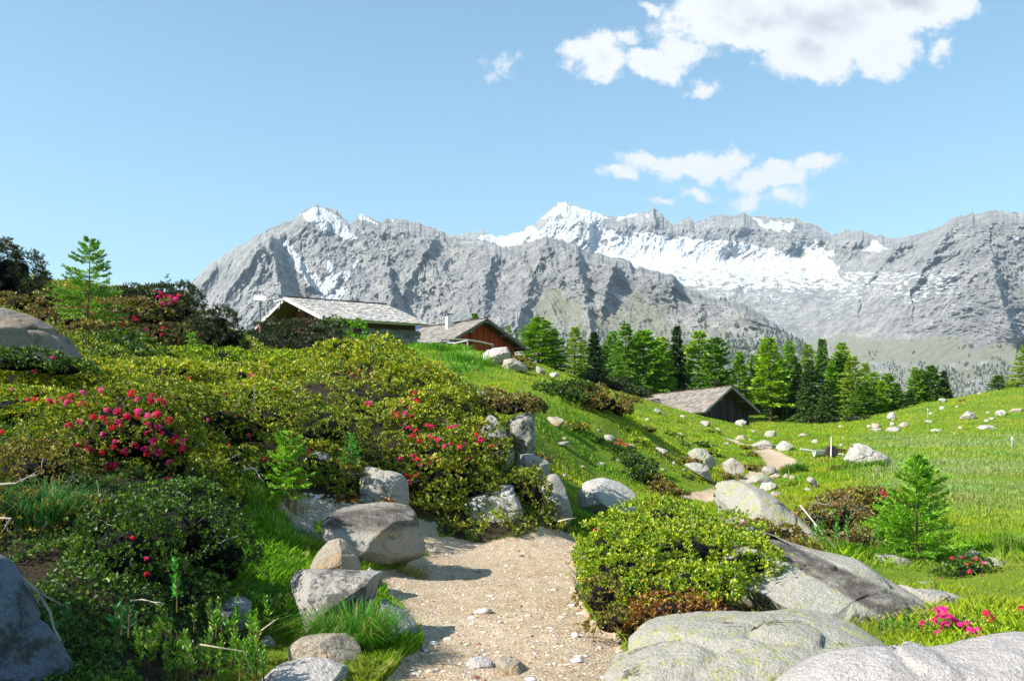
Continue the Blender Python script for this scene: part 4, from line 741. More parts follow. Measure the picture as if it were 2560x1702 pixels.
shrub('leafy_bush', 'bright yellow green bush against the stone wall of the first hut', 'shrub', [(893,835,47,26,34),(905,870,46.5,40,26),(880,870,46.5,30,26)], 'bright', .8, .04, [], 31, rag=1.8)
# centre and right
bf = [(1488,1325,.6,0),(1843,1322,.6,0),(1875,1300,.6,0),(1860,1308,.6,2)]
shrub('juniper_bush', 'big round juniper bush in sunlight at the right edge of the path', 'shrub', [(1690,1400,9.4,220,100),(1560,1440,8.8,115,90),(1550,1350,10.2,115,70),(1640,1310,11.,140,62),(1800,1360,10.2,140,72),(1870,1420,9.2,100,66),(1500,1390,9.4,65,80),(1700,1470,8.5,170,66)], 'junip', 1.05, .030, bf, 41, twig=16)
shrub('dead_branches', 'rusty brown dead juniper branches under the front of the round bush', 'shrub', [(1680,1530,7.9,110,34),(1600,1570,7.7,60,34),(1770,1505,8.2,70,26)], 'brown', .9, .030, [], 42, rag=1.6)
shrub('low_shrub', 'olive fringe of juniper at the path side of the round bush', 'shrub', [(1500,1500,8.,60,50),(1530,1560,7.6,60,34)], 'rust', .8, .028, [], 43, rag=1.6)
shrub('bilberry_bush', 'low bush with red tinged leaves right of the round juniper', 'shrub', [(1950,1340,11.4,70,30),(1990,1375,11.,60,24),(1890,1325,12,50,26)], 'rust', .9, .030, [(2040,1383,.6,0)], 44)
shrub('bilberry_bush', 'tangled bush with bare white twigs beside the yellow lichen boulder', 'shrub', [(2060,1310,13.4,80,50),(2110,1300,13.6,80,50),(2130,1350,12.6,70,34)], 'dry', .9, .032, [], 45, twig=60)
shrub('juniper_bush', 'brownish creeping juniper draped over the dark log shaped rock', 'shrub', [(2160,1240,16.6,90,20),(2220,1262,16.8,80,28),(2100,1250,16.2,60,18)], 'rust', 1., .034, [(2205,1232,.9,0),(2212,1236,.8,2)], 46)
rr_ = [(2403,1397,.9,1),(2440,1400,.9,0),(2425,1410,.9,2),(2460,1408,.8,1),(2424,1430,.8,0),(2455,1440,.8,0),(2350,1452,1.,1),(2370,1460,.9,1),(2396,1460,.8,2),(2478,1462,.8,0),(2485,1480,.8,0),(2525,1487,.9,0),(2380,1395,.7,2),(2475,1485,.8,2),(2500,1490,.7,0)]
shrub('rhododendron_bush', 'dark leaved rhododendron with red flowers right of the young larch', 'shrub', [(2430,1440,11.,70,48),(2490,1480,10.6,70,36),(2380,1450,10.9,50,40)], 'green', .8, .030, rr_, 47)
pf = [(2358,1530,1.5,1),(2348,1545,1.4,1),(2370,1545,1.5,1),(2335,1555,1.2,1),(2385,1560,1.5,1),(2400,1565,1.4,1),(2415,1562,1.3,1),(2365,1565,1.4,1),(2345,1585,1.1,1),(2425,1580,1.4,1),(2445,1575,1.,1),(2308,1560,1.2,1),(2340,1528,1.,1),(2465,1535,1.1,0),(2475,1545,1.1,2),(2450,1592,.8,1),(2555,1525,1.2,0),(2470,1590,.8,0)]
shrub('rhododendron_bush', 'green rhododendron with vivid pink flowers above the speckled corner boulder', 'shrub', [(2370,1580,7.8,90,40),(2450,1590,7.6,80,34),(2270,1590,8.1,60,32)], 'junip', 1., .030, pf, 48)
shrub('low_shrub', 'yellow green shrub at the right edge above the corner boulder', 'shrub', [(2550,1575,8.,80,44)], 'junip', 1., .030, [], 49)
shrub('creeping_plants', 'row of low glossy plants growing in the crack between the two slabs', 'plant', [(1750,1550,9.,70,12,.15),(1850,1543,9.1,70,14,.15),(1960,1540,9.,70,14,.15),(2070,1545,9.,60,12,.15),(1680,1555,8.9,50,14,.15)], 'green', 1.1, .04, [], 50, rag=1.8, up=1.)
shrub('rhododendron_bush', 'dark green rhododendron with a few red flowers in the middle of the grass slope', 'shrub', [(1530,1140,28,60,36),(1580,1165,27,60,30),(1490,1120,29,50,24),(1600,1190,26,46,22)], 'green', 1., .032, [(1548,1102,.9,0),(1558,1108,.9,2),(1568,1112,.8,0),(1545,1110,.8,2)], 51)
shrub('rhododendron_bush', 'small dark shrub with a row of red flowers on the slope below the dark hut', 'shrub', [(1670,1100,40,38,14),(1700,1118,38,28,14)], 'green', 1., .032, [(1655,1088,1.,0),(1668,1092,1.,2),(1676,1096,1.,0),(1685,1102,1.,2),(1664,1093,1.,0)], 52)
shrub('low_shrub', 'dry straw coloured shrub crown on the black and white boulder', 'shrub', [(1270,1015,17,80,36),(1230,1005,17.4,50,30),(1320,1020,17,40,24)], 'dry', 1., .034, [], 53)
shrub('low_shrub', 'mossy green cap on the left of the middle rock mound', 'shrub', [(1400,985,30.5,75,36),(1430,990,30.,70,34)], 'green', 1., .034, [], 54)
shrub('low_shrub', 'reddish brown cap on the right of the middle rock mound', 'shrub', [(1500,980,30.,70,30),(1545,1010,30.6,34,28),(1460,975,30.5,60,24)], 'rust', 1., .034, [], 55)
shrub('low_shrub', 'little round brown shrub on the grass below the cracked boulder', 'shrub', [(1290,968,42,36,12)], 'rust', 1., .034, [], 56)
shrub('low_shrub', 'reddish heath on the eroded bank above the far path', 'shrub', [(1655,1220,25,46,14),(1690,1232,24.5,36,14),(1630,1200,26,36,14)], 'rust', 1., .034, [], 57)
shrub('low_shrub', 'brown eroded turf edge along the left bank of the sandy bend', 'shrub', [(1770,1196,30,50,7),(1880,1160,36,36,7),(1820,1192,31,30,8)], 'rust', 1., .034, [], 58)
shrub('low_shrub', 'single red shrub on the grass of the right hill', 'shrub', [(2411,1007,100,16,6)], 'brown', 1., .034, [], 59)
shrub('low_shrub', 'moss and heath patch on the right side of the pale pointed boulder', 'shrub', [(1295,905,54,28,14),(1315,920,53,24,12)], 'rust', 1., .034, [], 60)
shrub('low_shrub', 'small reddish plants at the foot of the upright grey block', 'plant', [(878,1245,12.1,30,14),(970,1255,11.9,26,12)], 'brown', .9, .030, [], 61)
shrub('low_shrub', 'green leafy bush in front of the trees behind the thin trail', 'shrub', [(1570,1005,74,40,12),(1470,985,74,40,10)], 'rust', 1., .034, [], 62)

# unseen bush added left of the frame to shade the corner boulder
for nm, lbs, sd in (('unseen tall bush added outside the left edge to shade the corner boulder', [(-560,1200,4.5,220,300,.8),(-520,1180,5.2,180,200,.7)], 63),):
    shrub('dwarf_pine', nm, 'shrub', lbs, 'mugo', .5, .04, [], sd)

# small half buried stones and heath clumps dotted over the grass
ANC = [(1840,1010,'the dark hut'),(1240,885,'the cracked boulder'),(1510,1235,'the pale rounded boulder'),(1750,1145,'the stacked boulder pair'),(1833,1165,'the brown sided boulder'),(1913,1112,'the wide pale block'),(2165,1140,'the biggest meadow boulder'),(2060,1125,'the log trough'),(1540,1150,'the dark green rhododendron'),(1480,990,'the mossy knoll'),(1928,1085,'the grey spotted round stone'),(2230,1040,'the square hill boulder'),(2425,1040,'the tent shaped boulder'),(1900,1200,'the flat lichen boulder'),(1290,968,'the little round brown shrub'),(2350,1000,'the hill crest stone'),(1655,1130,'the long pale slope stone')]
USED = set()
def where(u, v):
    a = min(ANC, key=lambda q: math.hypot(u-q[0], v-q[1])); d = math.hypot(u-a[0], v-a[1]); k = int(round(math.atan2(a[1]-v, u-a[0])/(math.pi/4))) % 8
    return ('just ' if d < 55 else 'a little ' if d < 110 else 'well ')+['right of', 'above right of', 'above', 'above left of', 'left of', 'below left of', 'below', 'below right of'][k]+' '+a[2]
rs = np.random.RandomState(88); cnt = 0
while cnt < 30:
    u = rs.uniform(1280, 2560); v = rs.uniform(960, 1230)
    if not (inpoly(np.array(u), np.array(v), [(1290,985),(1420,1070),(1560,1060),(1720,1050),(1900,1075),(2250,1085),(2560,1000),(2560,1075),(2100,1125),(2080,1230),(1960,1220),(1700,1215),(1500,1190),(1330,1180)])): continue
    Y = hit(u, v, 18)
    if Y > 118 or hgt(at(u, v, Y)[0], Y)(path) > .2: continue
    w_ = rs.uniform(9, 24)*(30/Y)**.3; h_ = w_*rs.uniform(.3, .55); P = [(u+w_/2*math.cos(t)*rs.uniform(.8, 1.1), v-h_*.3-h_/2*math.sin(t)*rs.uniform(.8, 1.1)) for t in np.linspace(0, 6.28, 9)[:-1]]
    lb = ('tiny ' if w_ < 13 else 'small ')+('pale', 'grey', 'dark flecked', 'tan')[cnt % 4]+' half buried stone '+where(u, v)
    if lb in USED: continue
    USED.add(lb)
    R(lb, P, ('far', 'grey', 'half', 'warm')[cnt % 4], Y, .8, 700+cnt, name='small_stone', cat='stone', group='small half buried stones in the grass', cuts=6); cnt += 1
cnt = 0
while cnt < 26:
    u = rs.uniform(1280, 2300); v = rs.uniform(970, 1240)
    if not (inpoly(np.array(u), np.array(v), [(1240,960),(1420,1070),(1560,1050),(1720,1050),(1900,1075),(2200,1085),(2080,1230),(1960,1230),(1700,1215),(1500,1190),(1330,1180)])): continue
    Y = hit(u, v, 18); w_ = rs.uniform(14, 38)*(30/Y)**.4
    if Y > 110 or hgt(at(u, v, Y)[0], Y)(path) > .2: continue
    lb = ('dark green', 'rusty', 'bright green', 'olive')[cnt % 4]+' heath clump '+where(u, v)
    if lb in USED: continue
    USED.add(lb)
    shrub('heath_clump', lb, 'shrub', [(u, v-w_*.1, Y, w_, w_*.32)], ('green', 'rust', 'junip', 'rhodo')[cnt % 4], .9, .034, [], 760+cnt, 'low heath clumps on the grass slope'); cnt += 1
# ground cover of dwarf shrubs between the bushes
def cover(name, label, n, ok, pal, leafs, seed, hgt_=.10, m_=5, yr=(5, 50)):
    rs = np.random.RandomState(seed); k = 6
    Y = yr[0]*np.exp(rs.rand(n*k)*math.log(yr[1]/yr[0])); U = rs.uniform(-350, 2750, n*k); x = (U-1280)/F*Y
    a = ok(x, Y, U) & (fbm(x*1.3, Y*1.3, 3, 3, seed+4) > -.30); x, Y = x[a][:n], Y[a][:n]; z = ground(x, Y); ls = leafs*np.maximum(1, (Y/9)**.8)
    z = z+np.maximum(0, fbm(x*1.6, Y*1.6, 0, 3, seed)+.35)*hgt_*1.2*rs.uniform(.6, 1, len(x))
    P = np.stack([x, Y, z], -1); P = P+rs.normal(0, .012, P.shape); tc = palcols(P, pal, rs, seed); q = len(P)
    D = unit(rs.normal(size=(q*m_, 3))*.9+[0, -.1, .7]); L = np.repeat(ls, m_)*rs.uniform(.6, 1.3, q*m_)
    V, f, c = leafq(np.repeat(P, m_, 0), D, L, L*.4, rs, np.repeat(tc, m_, 0)*rs.uniform(.7, 1.3, (q*m_, 1)))
    return tag(obj(name, mesh(name, V, [f], M_leaf, {'col': c}, False)), label, 'ground cover', None, 'stuff')
sm = lambda x, y: hgt(x, y)(soil) > .5
cover('dwarf_shrub_cover', 'yellow green dwarf shrubs covering the upper left hillside between the bushes', 62000, lambda x, y, u: sm(x, y) & (y > 9.5) & (u < 1350), 'rhodo', .034, 301, .24)
cover('shaded_undergrowth', 'dark leafy undergrowth covering the steep bank at bottom left', 34000, lambda x, y, u: sm(x, y) & (y < 10.5) & (u < 900), 'green', .030, 302, .14)
cover('juniper_litter', 'brown needles and creeping stems on the ground around the juniper bush', 7000, lambda x, y, u: sm(x, y) & (u > 1400), 'rust', .028, 303, .05)

# ------------------------------------------------------------ grass
def grass(name, label, n, ok, colf, hb, seed, wid=1., yr=(5.4, 120), ur=(-350, 2750), kind='stuff', lean=.35, cat='grass', hpow=.28):
    rs = np.random.RandomState(seed); k = 4
    Y = yr[0]*np.exp(rs.rand(n*k)*math.log(yr[1]/yr[0])); U = rs.uniform(ur[0], ur[1], n*k); x = (U-1280)/F*Y
    v = HZ-F*ground(x, Y)/Y; a = ok(x, Y, U, v); x, Y, U, v = x[a][:n], Y[a][:n], U[a][:n], v[a][:n]; n = len(x)
    z = ground(x, Y); h = hb*rs.uniform(.5, 1.4, n)*(.4+1.5*np.clip(pn(x*.9, Y*.9, 0, seed)+.4, 0, 1))*np.maximum(1, Y/12)**hpow; wd = (.0035+.00055*Y)*wid*rs.uniform(.6, 1.4, n)
    a = rs.uniform(0, 6.283, n); d = np.stack([np.cos(a), np.sin(a), 0*a], -1); ln = h*lean*rs.uniform(.2, 1.8, n); b = rs.uniform(0, 6.283, n); e = np.stack([np.cos(b), np.sin(b), 0*b], -1)
    P = np.stack([x, Y, z-.01], -1); up = np.array([0, 0, 1.])
    V = np.stack([P-d*wd[:, None]/2, P+d*wd[:, None]/2, P+up*(h*.6)[:, None]+e*(ln*.35)[:, None]+d*(wd*.38)[:, None], P+up*h[:, None]+e*ln[:, None]], 1).reshape(-1, 3)
    c = colf(x, Y, U, v, rs)
    return tag(obj(name, mesh(name, V, [np.arange(4*n).reshape(n, 4)], M_grass, {'col': np.repeat(c, 4, 0)}, False)), label, cat, None, kind)
def free(x, y): return (hgt(x, y)(path) < .35) & (hgt(x, y)(soil) < .4)
def gcol(x, y, u, v, rs):
    n = len(x); t = fbm(x*.28, y*.28, 0, 4, 401)[:, None]; a = np.array([.15, .32, .008]); b = np.array([.37, .40, .014]); c = a+(b-a)*np.clip(t*.9+.5, 0, 1)
    yel = (rs.rand(n, 1) < .05); c = np.where(yel, np.array([.40, .38, .12]), c)
    br = np.clip(fbm(x*.5, y*.5, 3, 4, 402)-.22, 0, .6)[:, None]*1.3; c = c*(1-br)+np.array([.22, .17, .04])*br
    mz = sst(u, 2080, 2250)*sst(v, 1078, 1092)*(1-sst(v, 1205, 1330))*np.clip(.75+.9*fbm(x*.09, y*.22, 0, 3, 403), 0, 1)
    c = c*(1-mz[:, None]*.75)+np.array([.30, .36, .17])*mz[:, None]*.75
    return c*rs.uniform(.7, 1.25, (n, 1))
grass('alpine_grass', 'short bright green grass on the slopes around the far path and huts', 230000, lambda x, y, u, v: free(x, y) & (u > 1000) & (u < 2150) & (y > 14), gcol, .055, 410, 1.3, (13, 125), (950, 2200))
grass('meadow_grass', 'taller pale and green meadow grass filling the right side', 200000, lambda x, y, u, v: free(x, y) & (u > 2050-(v-1150)*.4) & (y > 12.5), gcol, .065, 411, 1.3, (12, 125), (1950, 3300))
grass('path_side_grass', 'green grass between the stones left of the path', 40000, lambda x, y, u, v: free(x, y) & (u < 1150) & (v > 1240), gcol, .06, 412, .65, (5.4, 14), (350, 1150), lean=.6)
grass('path_side_grass', 'green grass around the slabs right of the path', 26000, lambda x, y, u, v: free(x, y) & (u > 1480) & (v > 1300) & (v < 1655) & (y > 6.3), gcol, .07, 413, .6, (5.4, 15), (1480, 3300), lean=.6)
def tuft(label, u, v, ru, h, n, col, seed, Y=None, lean=.7, spread=None, name='grass_tuft', heads=None):
    rs = np.random.RandomState(seed); Y = Y or hit(u, v); c = at(u, v, Y); c[2] = c[2] if ('slab' in label or 'hanging' in label) else ground(c[0], Y); R_ = ru/F*Y
    a = rs.uniform(0, 6.283, n); r = np.sqrt(rs.rand(n))*R_; x = r*np.cos(a); y = r*np.sin(a)*.7; z = ground(c[0]+x, c[1]+y)-c[2]; z = np.where(np.abs(z) > .35, 0, z)
    hh = h*rs.uniform(.5, 1.15, n); out = np.stack([np.cos(a+rs.normal(0, .7, n)), np.sin(a+rs.normal(0, .7, n)), 0*a], -1); ln = hh*lean*rs.uniform(.1, 1.3, n); d = np.stack([np.cos(a+1.57), np.sin(a+1.57), 0*a], -1); d = d*rs.uniform(.7, 1.4, (n, 1))
    w_ = .002+.00042*Y; P = np.stack([x, y, z], -1); up = np.array([0, 0, 1.]); T1 = P+up*(hh*.5)[:, None]+out*(ln*.22)[:, None]; T2 = P+up*(hh*.85)[:, None]+out*(ln*.62)[:, None]; T3 = P+up*(hh*(.95-lean*.25))[:, None]+out*ln[:, None]
    V = np.stack([P-d*w_/2, P+d*w_/2, T1+d*w_*.45, T1-d*w_*.45, T2+d*w_*.35, T2-d*w_*.35, T3], 1).reshape(-1, 3); b = np.arange(n)[:, None]*7
    cc = np.array(col)*rs.uniform(.6, 1.35, (n, 1)); cc = np.where(rs.rand(n, 1) < .12, np.array([.34, .30, .10]), cc)
    o = obj(name, mesh(name, V, [b+np.array([[0, 1, 2, 3]]), b+np.array([[3, 2, 4, 5]]), b+np.array([[5, 4, 6]])], M_grass, {'col': np.repeat(cc, 7, 0)}, False), None, c)
    return tag(o, label, 'grass tuft')
G1 = (.10, .27, .012); G2 = (.15, .31, .012); G3 = (.04, .13, .02)
tuft('long drooping grass tuft overhanging the shaded rock bank at the path', 880, 1640, 95, .34, 1500, (.07, .22, .012), 1, 6.9, 1.0)
tuft('grass tuft in front of the low rounded stone', 800, 1690, 60, .17, 450, G1, 2, 6.0, .8)
tuft('grass with yellow flowers left of the low rounded stone', 690, 1570, 60, .24, 700, (.06, .19, .012), 3, 7.6, .8)
tuft('sunlit grass between the wedge boulder and the warm tan stone', 720, 1410, 85, .17, 1500, G2, 4, 9.6, .6)
tuft('sunlit grass patch on the shelf below the dark thicket', 640, 1310, 90, .16, 1500, G2, 5, 10.2, .6)
tuft('thin grass with seed stalks in front of the dark thicket', 690, 1235, 80, .30, 260, (.30, .20, .06), 6, 11.2, .3)
tuft('sparse grass at the foot of the large black lichen boulder', 1035, 1440, 40, .10, 150, (.25, .27, .05), 7, None, .9)
tuft('bright tall grass growing against the pale rounded boulder', 1500, 1262, 65, .42, 1500, (.20, .40, .012), 8, 17.2, .5)
tuft('bright tall grass right of the pale rounded boulder', 1600, 1240, 40, .5, 900, (.20, .42, .012), 9, 18.6, .5)
tuft('shaded grass behind the left end of the juniper bush', 1440, 1300, 70, .2, 1200, (.09, .26, .012), 10, 15.8, .6)
tuft('dark grass at the left foot of the juniper bush', 1465, 1470, 25, .24, 260, (.05, .15, .012), 11, None, .7)
tuft('wispy blue green grass hanging on the left bank', 100, 1250, 90, .34, 800, (.04, .15, .03), 12, 7.3, 1.1)
tuft('grass along the foot of the biggest meadow boulder', 2150, 1176, 70, .3, 700, (.10, .24, .012), 13, None, .5)
tuft('dense green tuft on the far path bank beside the three cobbles', 1985, 1182, 34, .34, 600, (.07, .2, .012), 14, None, .5)
tuft('pale grass behind the pointed boulder left of the young larch', 2130, 1395, 90, .2, 1300, G2, 15, 12.2, .6)
tuft('thin grass on the broad lichen slab at the bottom edge', 1830, 1712, 70, .12, 220, (.28, .33, .06), 16, 5.6, .7)
tuft('tall green grass at the right edge below the meadow', 2540, 1395, 50, .34, 600, (.17, .3, .03), 17, None, .5)
tuft('grass in front of the fence at the red gable hut', 1080, 878, 110, .5, 1400, (.13, .33, .012), 18, 57, .5)
tuft('grass below the hut boulder on the slope', 1150, 925, 90, .5, 900, (.10, .30, .012), 19, 50, .5)

# leafy herbs
def herb(label, u, v, h, n, col, seed, Y=None, leaf=.05, lean=(0, 0), stems=1, spread=.0, name='leafy_plant', cat='plant'):
    rs = np.random.RandomState(seed); Y = Y or hit(u, v); c = at(u, v, Y)
    root = thing(name, label, cat, c)
    for s in range(stems):
        mb = MB(); b = np.array([rs.normal(0, spread), rs.normal(0, spread), 0]) if stems > 1 else np.zeros(3); H_ = h*rs.uniform(.6, 1.1) if stems > 1 else h
        tip = b+np.array([lean[0]+rs.normal(0, .08)*H_, lean[1]+rs.normal(0, .08)*H_, H_]); t = np.linspace(0, 1, 6)[:, None]; P = b+(tip-b)*t; P[:, 0] += np.sin(t[:, 0]*3)*.02*H_
        mb.tube(P, np.linspace(.006, .002, 6)*max(1, h), 5, (.16, .10, .04))
        tt = rs.uniform(.25, 1, n); Q = b+(tip-b)*tt[:, None]; a = rs.uniform(0, 6.283, n); D = np.stack([np.cos(a), np.sin(a), .35+tt*1.1], -1)
        V, f, cc = leafq(Q, D, leaf*rs.uniform(.7, 1.3, n)*(1.15-.4*tt), leaf*.30, rs, np.array(col)*rs.uniform(.65, 1.3, (n, 1))); st = mb.build('stem', M_bark, root); obj('leaves', mesh('leaves', V, [f], M_leaf, {'col': cc}, False), st)
    return root
herb('upright bright green leafy shoot in front of the dark bush at bottom left', 442, 1530, .34, 60, (.07, .34, .03), 31, 6.4, .055)
herb('small dark leafy shoots in the shade left of the upright bright shoot', 300, 1600, .2, 26, (.03, .16, .03), 32, 5.6, .06, stems=6, spread=.16)
herb('tall leafy shoots in front of the dark half hidden rock', 570, 1590, .24, 34, (.16, .36, .02), 33, 6.5, .045, stems=9, spread=.13)
herb('mass of yellow green leafy herbs at the bottom left edge', 480, 1690, .26, 36, (.17, .33, .02), 34, 5.7, .04, stems=26, spread=.22)
herb('second mass of leafy herbs below the dark half hidden rock', 590, 1680, .26, 36, (.15, .33, .02), 35, 5.8, .04, stems=18, spread=.14)
herb('small leafy herbs between bush and herbs at the bottom left', 400, 1600, .2, 30, (.10, .24, .02), 36, 6.2, .04, stems=14, spread=.18)
herb('green leafy shoots beside the pink flowers at the front slab edge', 2240, 1590, .17, 30, (.08, .26, .02), 37, 7.9, .04, stems=7, spread=.12)
herb('glossy narrow leaved shoots right of the yellow lichen boulder', 2080, 1360, .3, 34, (.10, .28, .02), 38, 12., .06, stems=8, spread=.16)
herb('leafy herbs on the slope below the cracked boulder', 1165, 940, .6, 26, (.10, .32, .015), 39, 44, .18, stems=12, spread=.45)
# yellow flowers in the grass
for i, (u, v) in enumerate([(751, 1578), (771, 1577), (858, 1547), (722, 1560), (797, 1557), (895, 1603), (917, 1611), (950, 1614)]):
    mb = MB(); Y = 6.9 if u > 790 else 7.3; r = .013
    for k in range(7):
        a = k*.9; mb.add([[0, 0, 0], [r*math.cos(a-.3), r*math.sin(a-.3), .004], [r*1.5*math.cos(a), r*1.5*math.sin(a), .006], [r*math.cos(a+.3), r*math.sin(a+.3), .004]], [np.array([[0, 1, 2, 3]])], (.85, .55, .01))
    mb.tube([[0, 0, -.09], [0, 0, 0]], .0015, 4, (.1, .2, .02))
    o = mb.build('yellow_flower', M_petal); o.location = at(u, v, Y); o.rotation_euler = (.6, 0, i)
    tag(o, ['yellow flower blooming beside the low rounded stone, left of a close pair', 'yellow flower blooming beside the low rounded stone, right of a close pair', 'single yellow flower highest up against the flat topped boulder', 'leftmost yellow flower in the shaded grass under the flat topped boulder', 'pale orange flower at the corner of the flat topped boulder', 'yellow flower at the left of the long drooping tuft', 'yellow flower in the middle of the long drooping tuft', 'rightmost yellow flower in the long drooping tuft'][i], 'flower', 'yellow flowers in the path side grass')

# ------------------------------------------------------------ conifers
def conifer(seed, H, R_, kind, nlev=26, nbr=6, per=30, leaf=.028, lw=.38, cols=((.07, .2, .012), (.16, .30, .02)), bare=.06, droop=.25, upc=.3, gap=0., tr=.018, bend=0., trunkc=(.13, .09, .06), bt=False):
    rs = np.random.RandomState(seed); tk = MB(); n = 9; z = np.linspace(0, H*.98, n); bx = bend*H*np.sin(z/H*2.2); tk.tube(np.stack([bx, 0*z, z-.02*H], -1), H*tr*(1-.93*(z/H))+.0005*H, 8, trunkc)
    P = []; D = []; S = []; W = []; bm = MB()
    for l in range(nlev):
        t = bare+(1-bare)*(l+rs.uniform(-.3, .3))/nlev; t = min(max(t, .02), .985)
        if kind == 'spruce': prof = (1-t)**.85*min(1, t*6+.35)
        elif kind == 'round': prof = (1-t**2.2)**.8*min(1, t*3+.45)
        else: prof = (1-t)**.62*min(1, t*4+.4)
        for b in range(nbr):
            if rs.rand() < gap: continue
            a = rs.uniform(0, 6.283); Lb = R_*prof*rs.uniform(.6, 1.2); zz = t*H
            up = upc*(t-.25)*1.4-.06; npt = 6; q = np.linspace(0, 1, npt); rr = Lb*q; hz = zz+Lb*(up*q-droop*q*q+(.22*q**3 if kind != 'spruce' else .12*q**3)); az = a+rs.normal(0, .12)*q
            bp = np.stack([np.cos(az)*rr+np.interp(zz, z, bx), np.sin(az)*rr, hz], -1)
            if bt: bm.tube(bp, np.linspace(.006, .0015, npt)*H*.5*(1-t*.5), 4, trunkc)
            m = max(3, int(per*(.25+.75*prof)*rs.uniform(.7, 1.2))); s = rs.uniform(.08, 1, m)**.75; i = np.minimum((s*(npt-1)).astype(int), npt-2); fr = (s*(npt-1)-i)[:, None]
            bpt = bp[i]*(1-fr)+bp[i+1]*fr; dr = unit(bp[i+1]-bp[i]); side = np.stack([-np.sin(az[i]), np.cos(az[i]), 0*s], -1); k = rs.uniform(-1, 1, m)
            off = side*(k*Lb*.24*(1.05-s))[:, None]+np.array([0, 0, -1.])*(np.abs(rs.normal(0, .025, m))*R_)[:, None]
            P.append(bpt+off); dd = dr+side*(k*.9)[:, None]+rs.normal(0, .35, (m, 3))+np.array([0, 0, (.15 if kind != 'spruce' else -.1)]); D.append(unit(dd)); S.append(np.full(m, leaf*H)*rs.uniform(.6, 1.3, m))
            tone = rs.rand(); W.append(np.full(m, tone))
    P = np.concatenate(P); D = np.concatenate(D); S = np.concatenate(S); W = np.concatenate(W); c0, c1 = np.array(cols[0]), np.array(cols[1])
    k = np.clip(W*.6+.4*rs.rand(len(P)), 0, 1)[:, None]; V, f, c = leafq(P, D, S, S*lw, rs, (c0+(c1-c0)*k)*rs.uniform(.75, 1.25, (len(P), 1)))
    crown = mesh('crown', V, [f], M_needle, {'col': c}, False)
    return tk.me('trunk', M_bark, True), crown, (bm.me('branches', M_bark) if bt else None)
LC = ((.10, .25, .008), (.30, .48, .02)); LB = ((.16, .31, .008), (.40, .54, .02)); SC = ((.018, .05, .012), (.06, .12, .02)); DC = ((.055, .15, .012), (.16, .29, .02))
PR = dict(L1=conifer(501, 10, 2.3, 'larch', 30, 8, 58, .036, .42, LB, droop=.3), L2=conifer(502, 10, 2.0, 'larch', 30, 8, 56, .036, .42, LC, droop=.35), L3=conifer(503, 10, 2.6, 'round', 28, 9, 60, .036, .42, LC, .12, .3, .5), L5=conifer(511, 10, 2.2, 'larch', 28, 8, 50, .036, .42, ((.18, .28, .012), (.38, .46, .04)), droop=.2, gap=.15, bend=.02), L6=conifer(512, 10, 2.4, 'round', 32, 7, 56, .036, .42, ((.06, .17, .012), (.20, .34, .02)), .2, .4, .3, .1, bend=-.02), S3=conifer(513, 10, 1.7, 'spruce', 26, 8, 54, .034, .42, ((.03, .08, .015), (.09, .17, .02)), droop=.6, gap=.12),
    S1=conifer(504, 10, 1.8, 'spruce', 34, 9, 52, .034, .42, SC, droop=.5), S2=conifer(505, 10, 2.0, 'spruce', 30, 9, 56, .034, .42, DC, droop=.45), P1=conifer(506, 10, 2.4, 'round', 24, 9, 64, .038, .45, DC, .1, .25, .6), L4=conifer(507, 10, 2.2, 'larch', 26, 8, 58, .038, .42, LB, .24, .3, .4, .08))
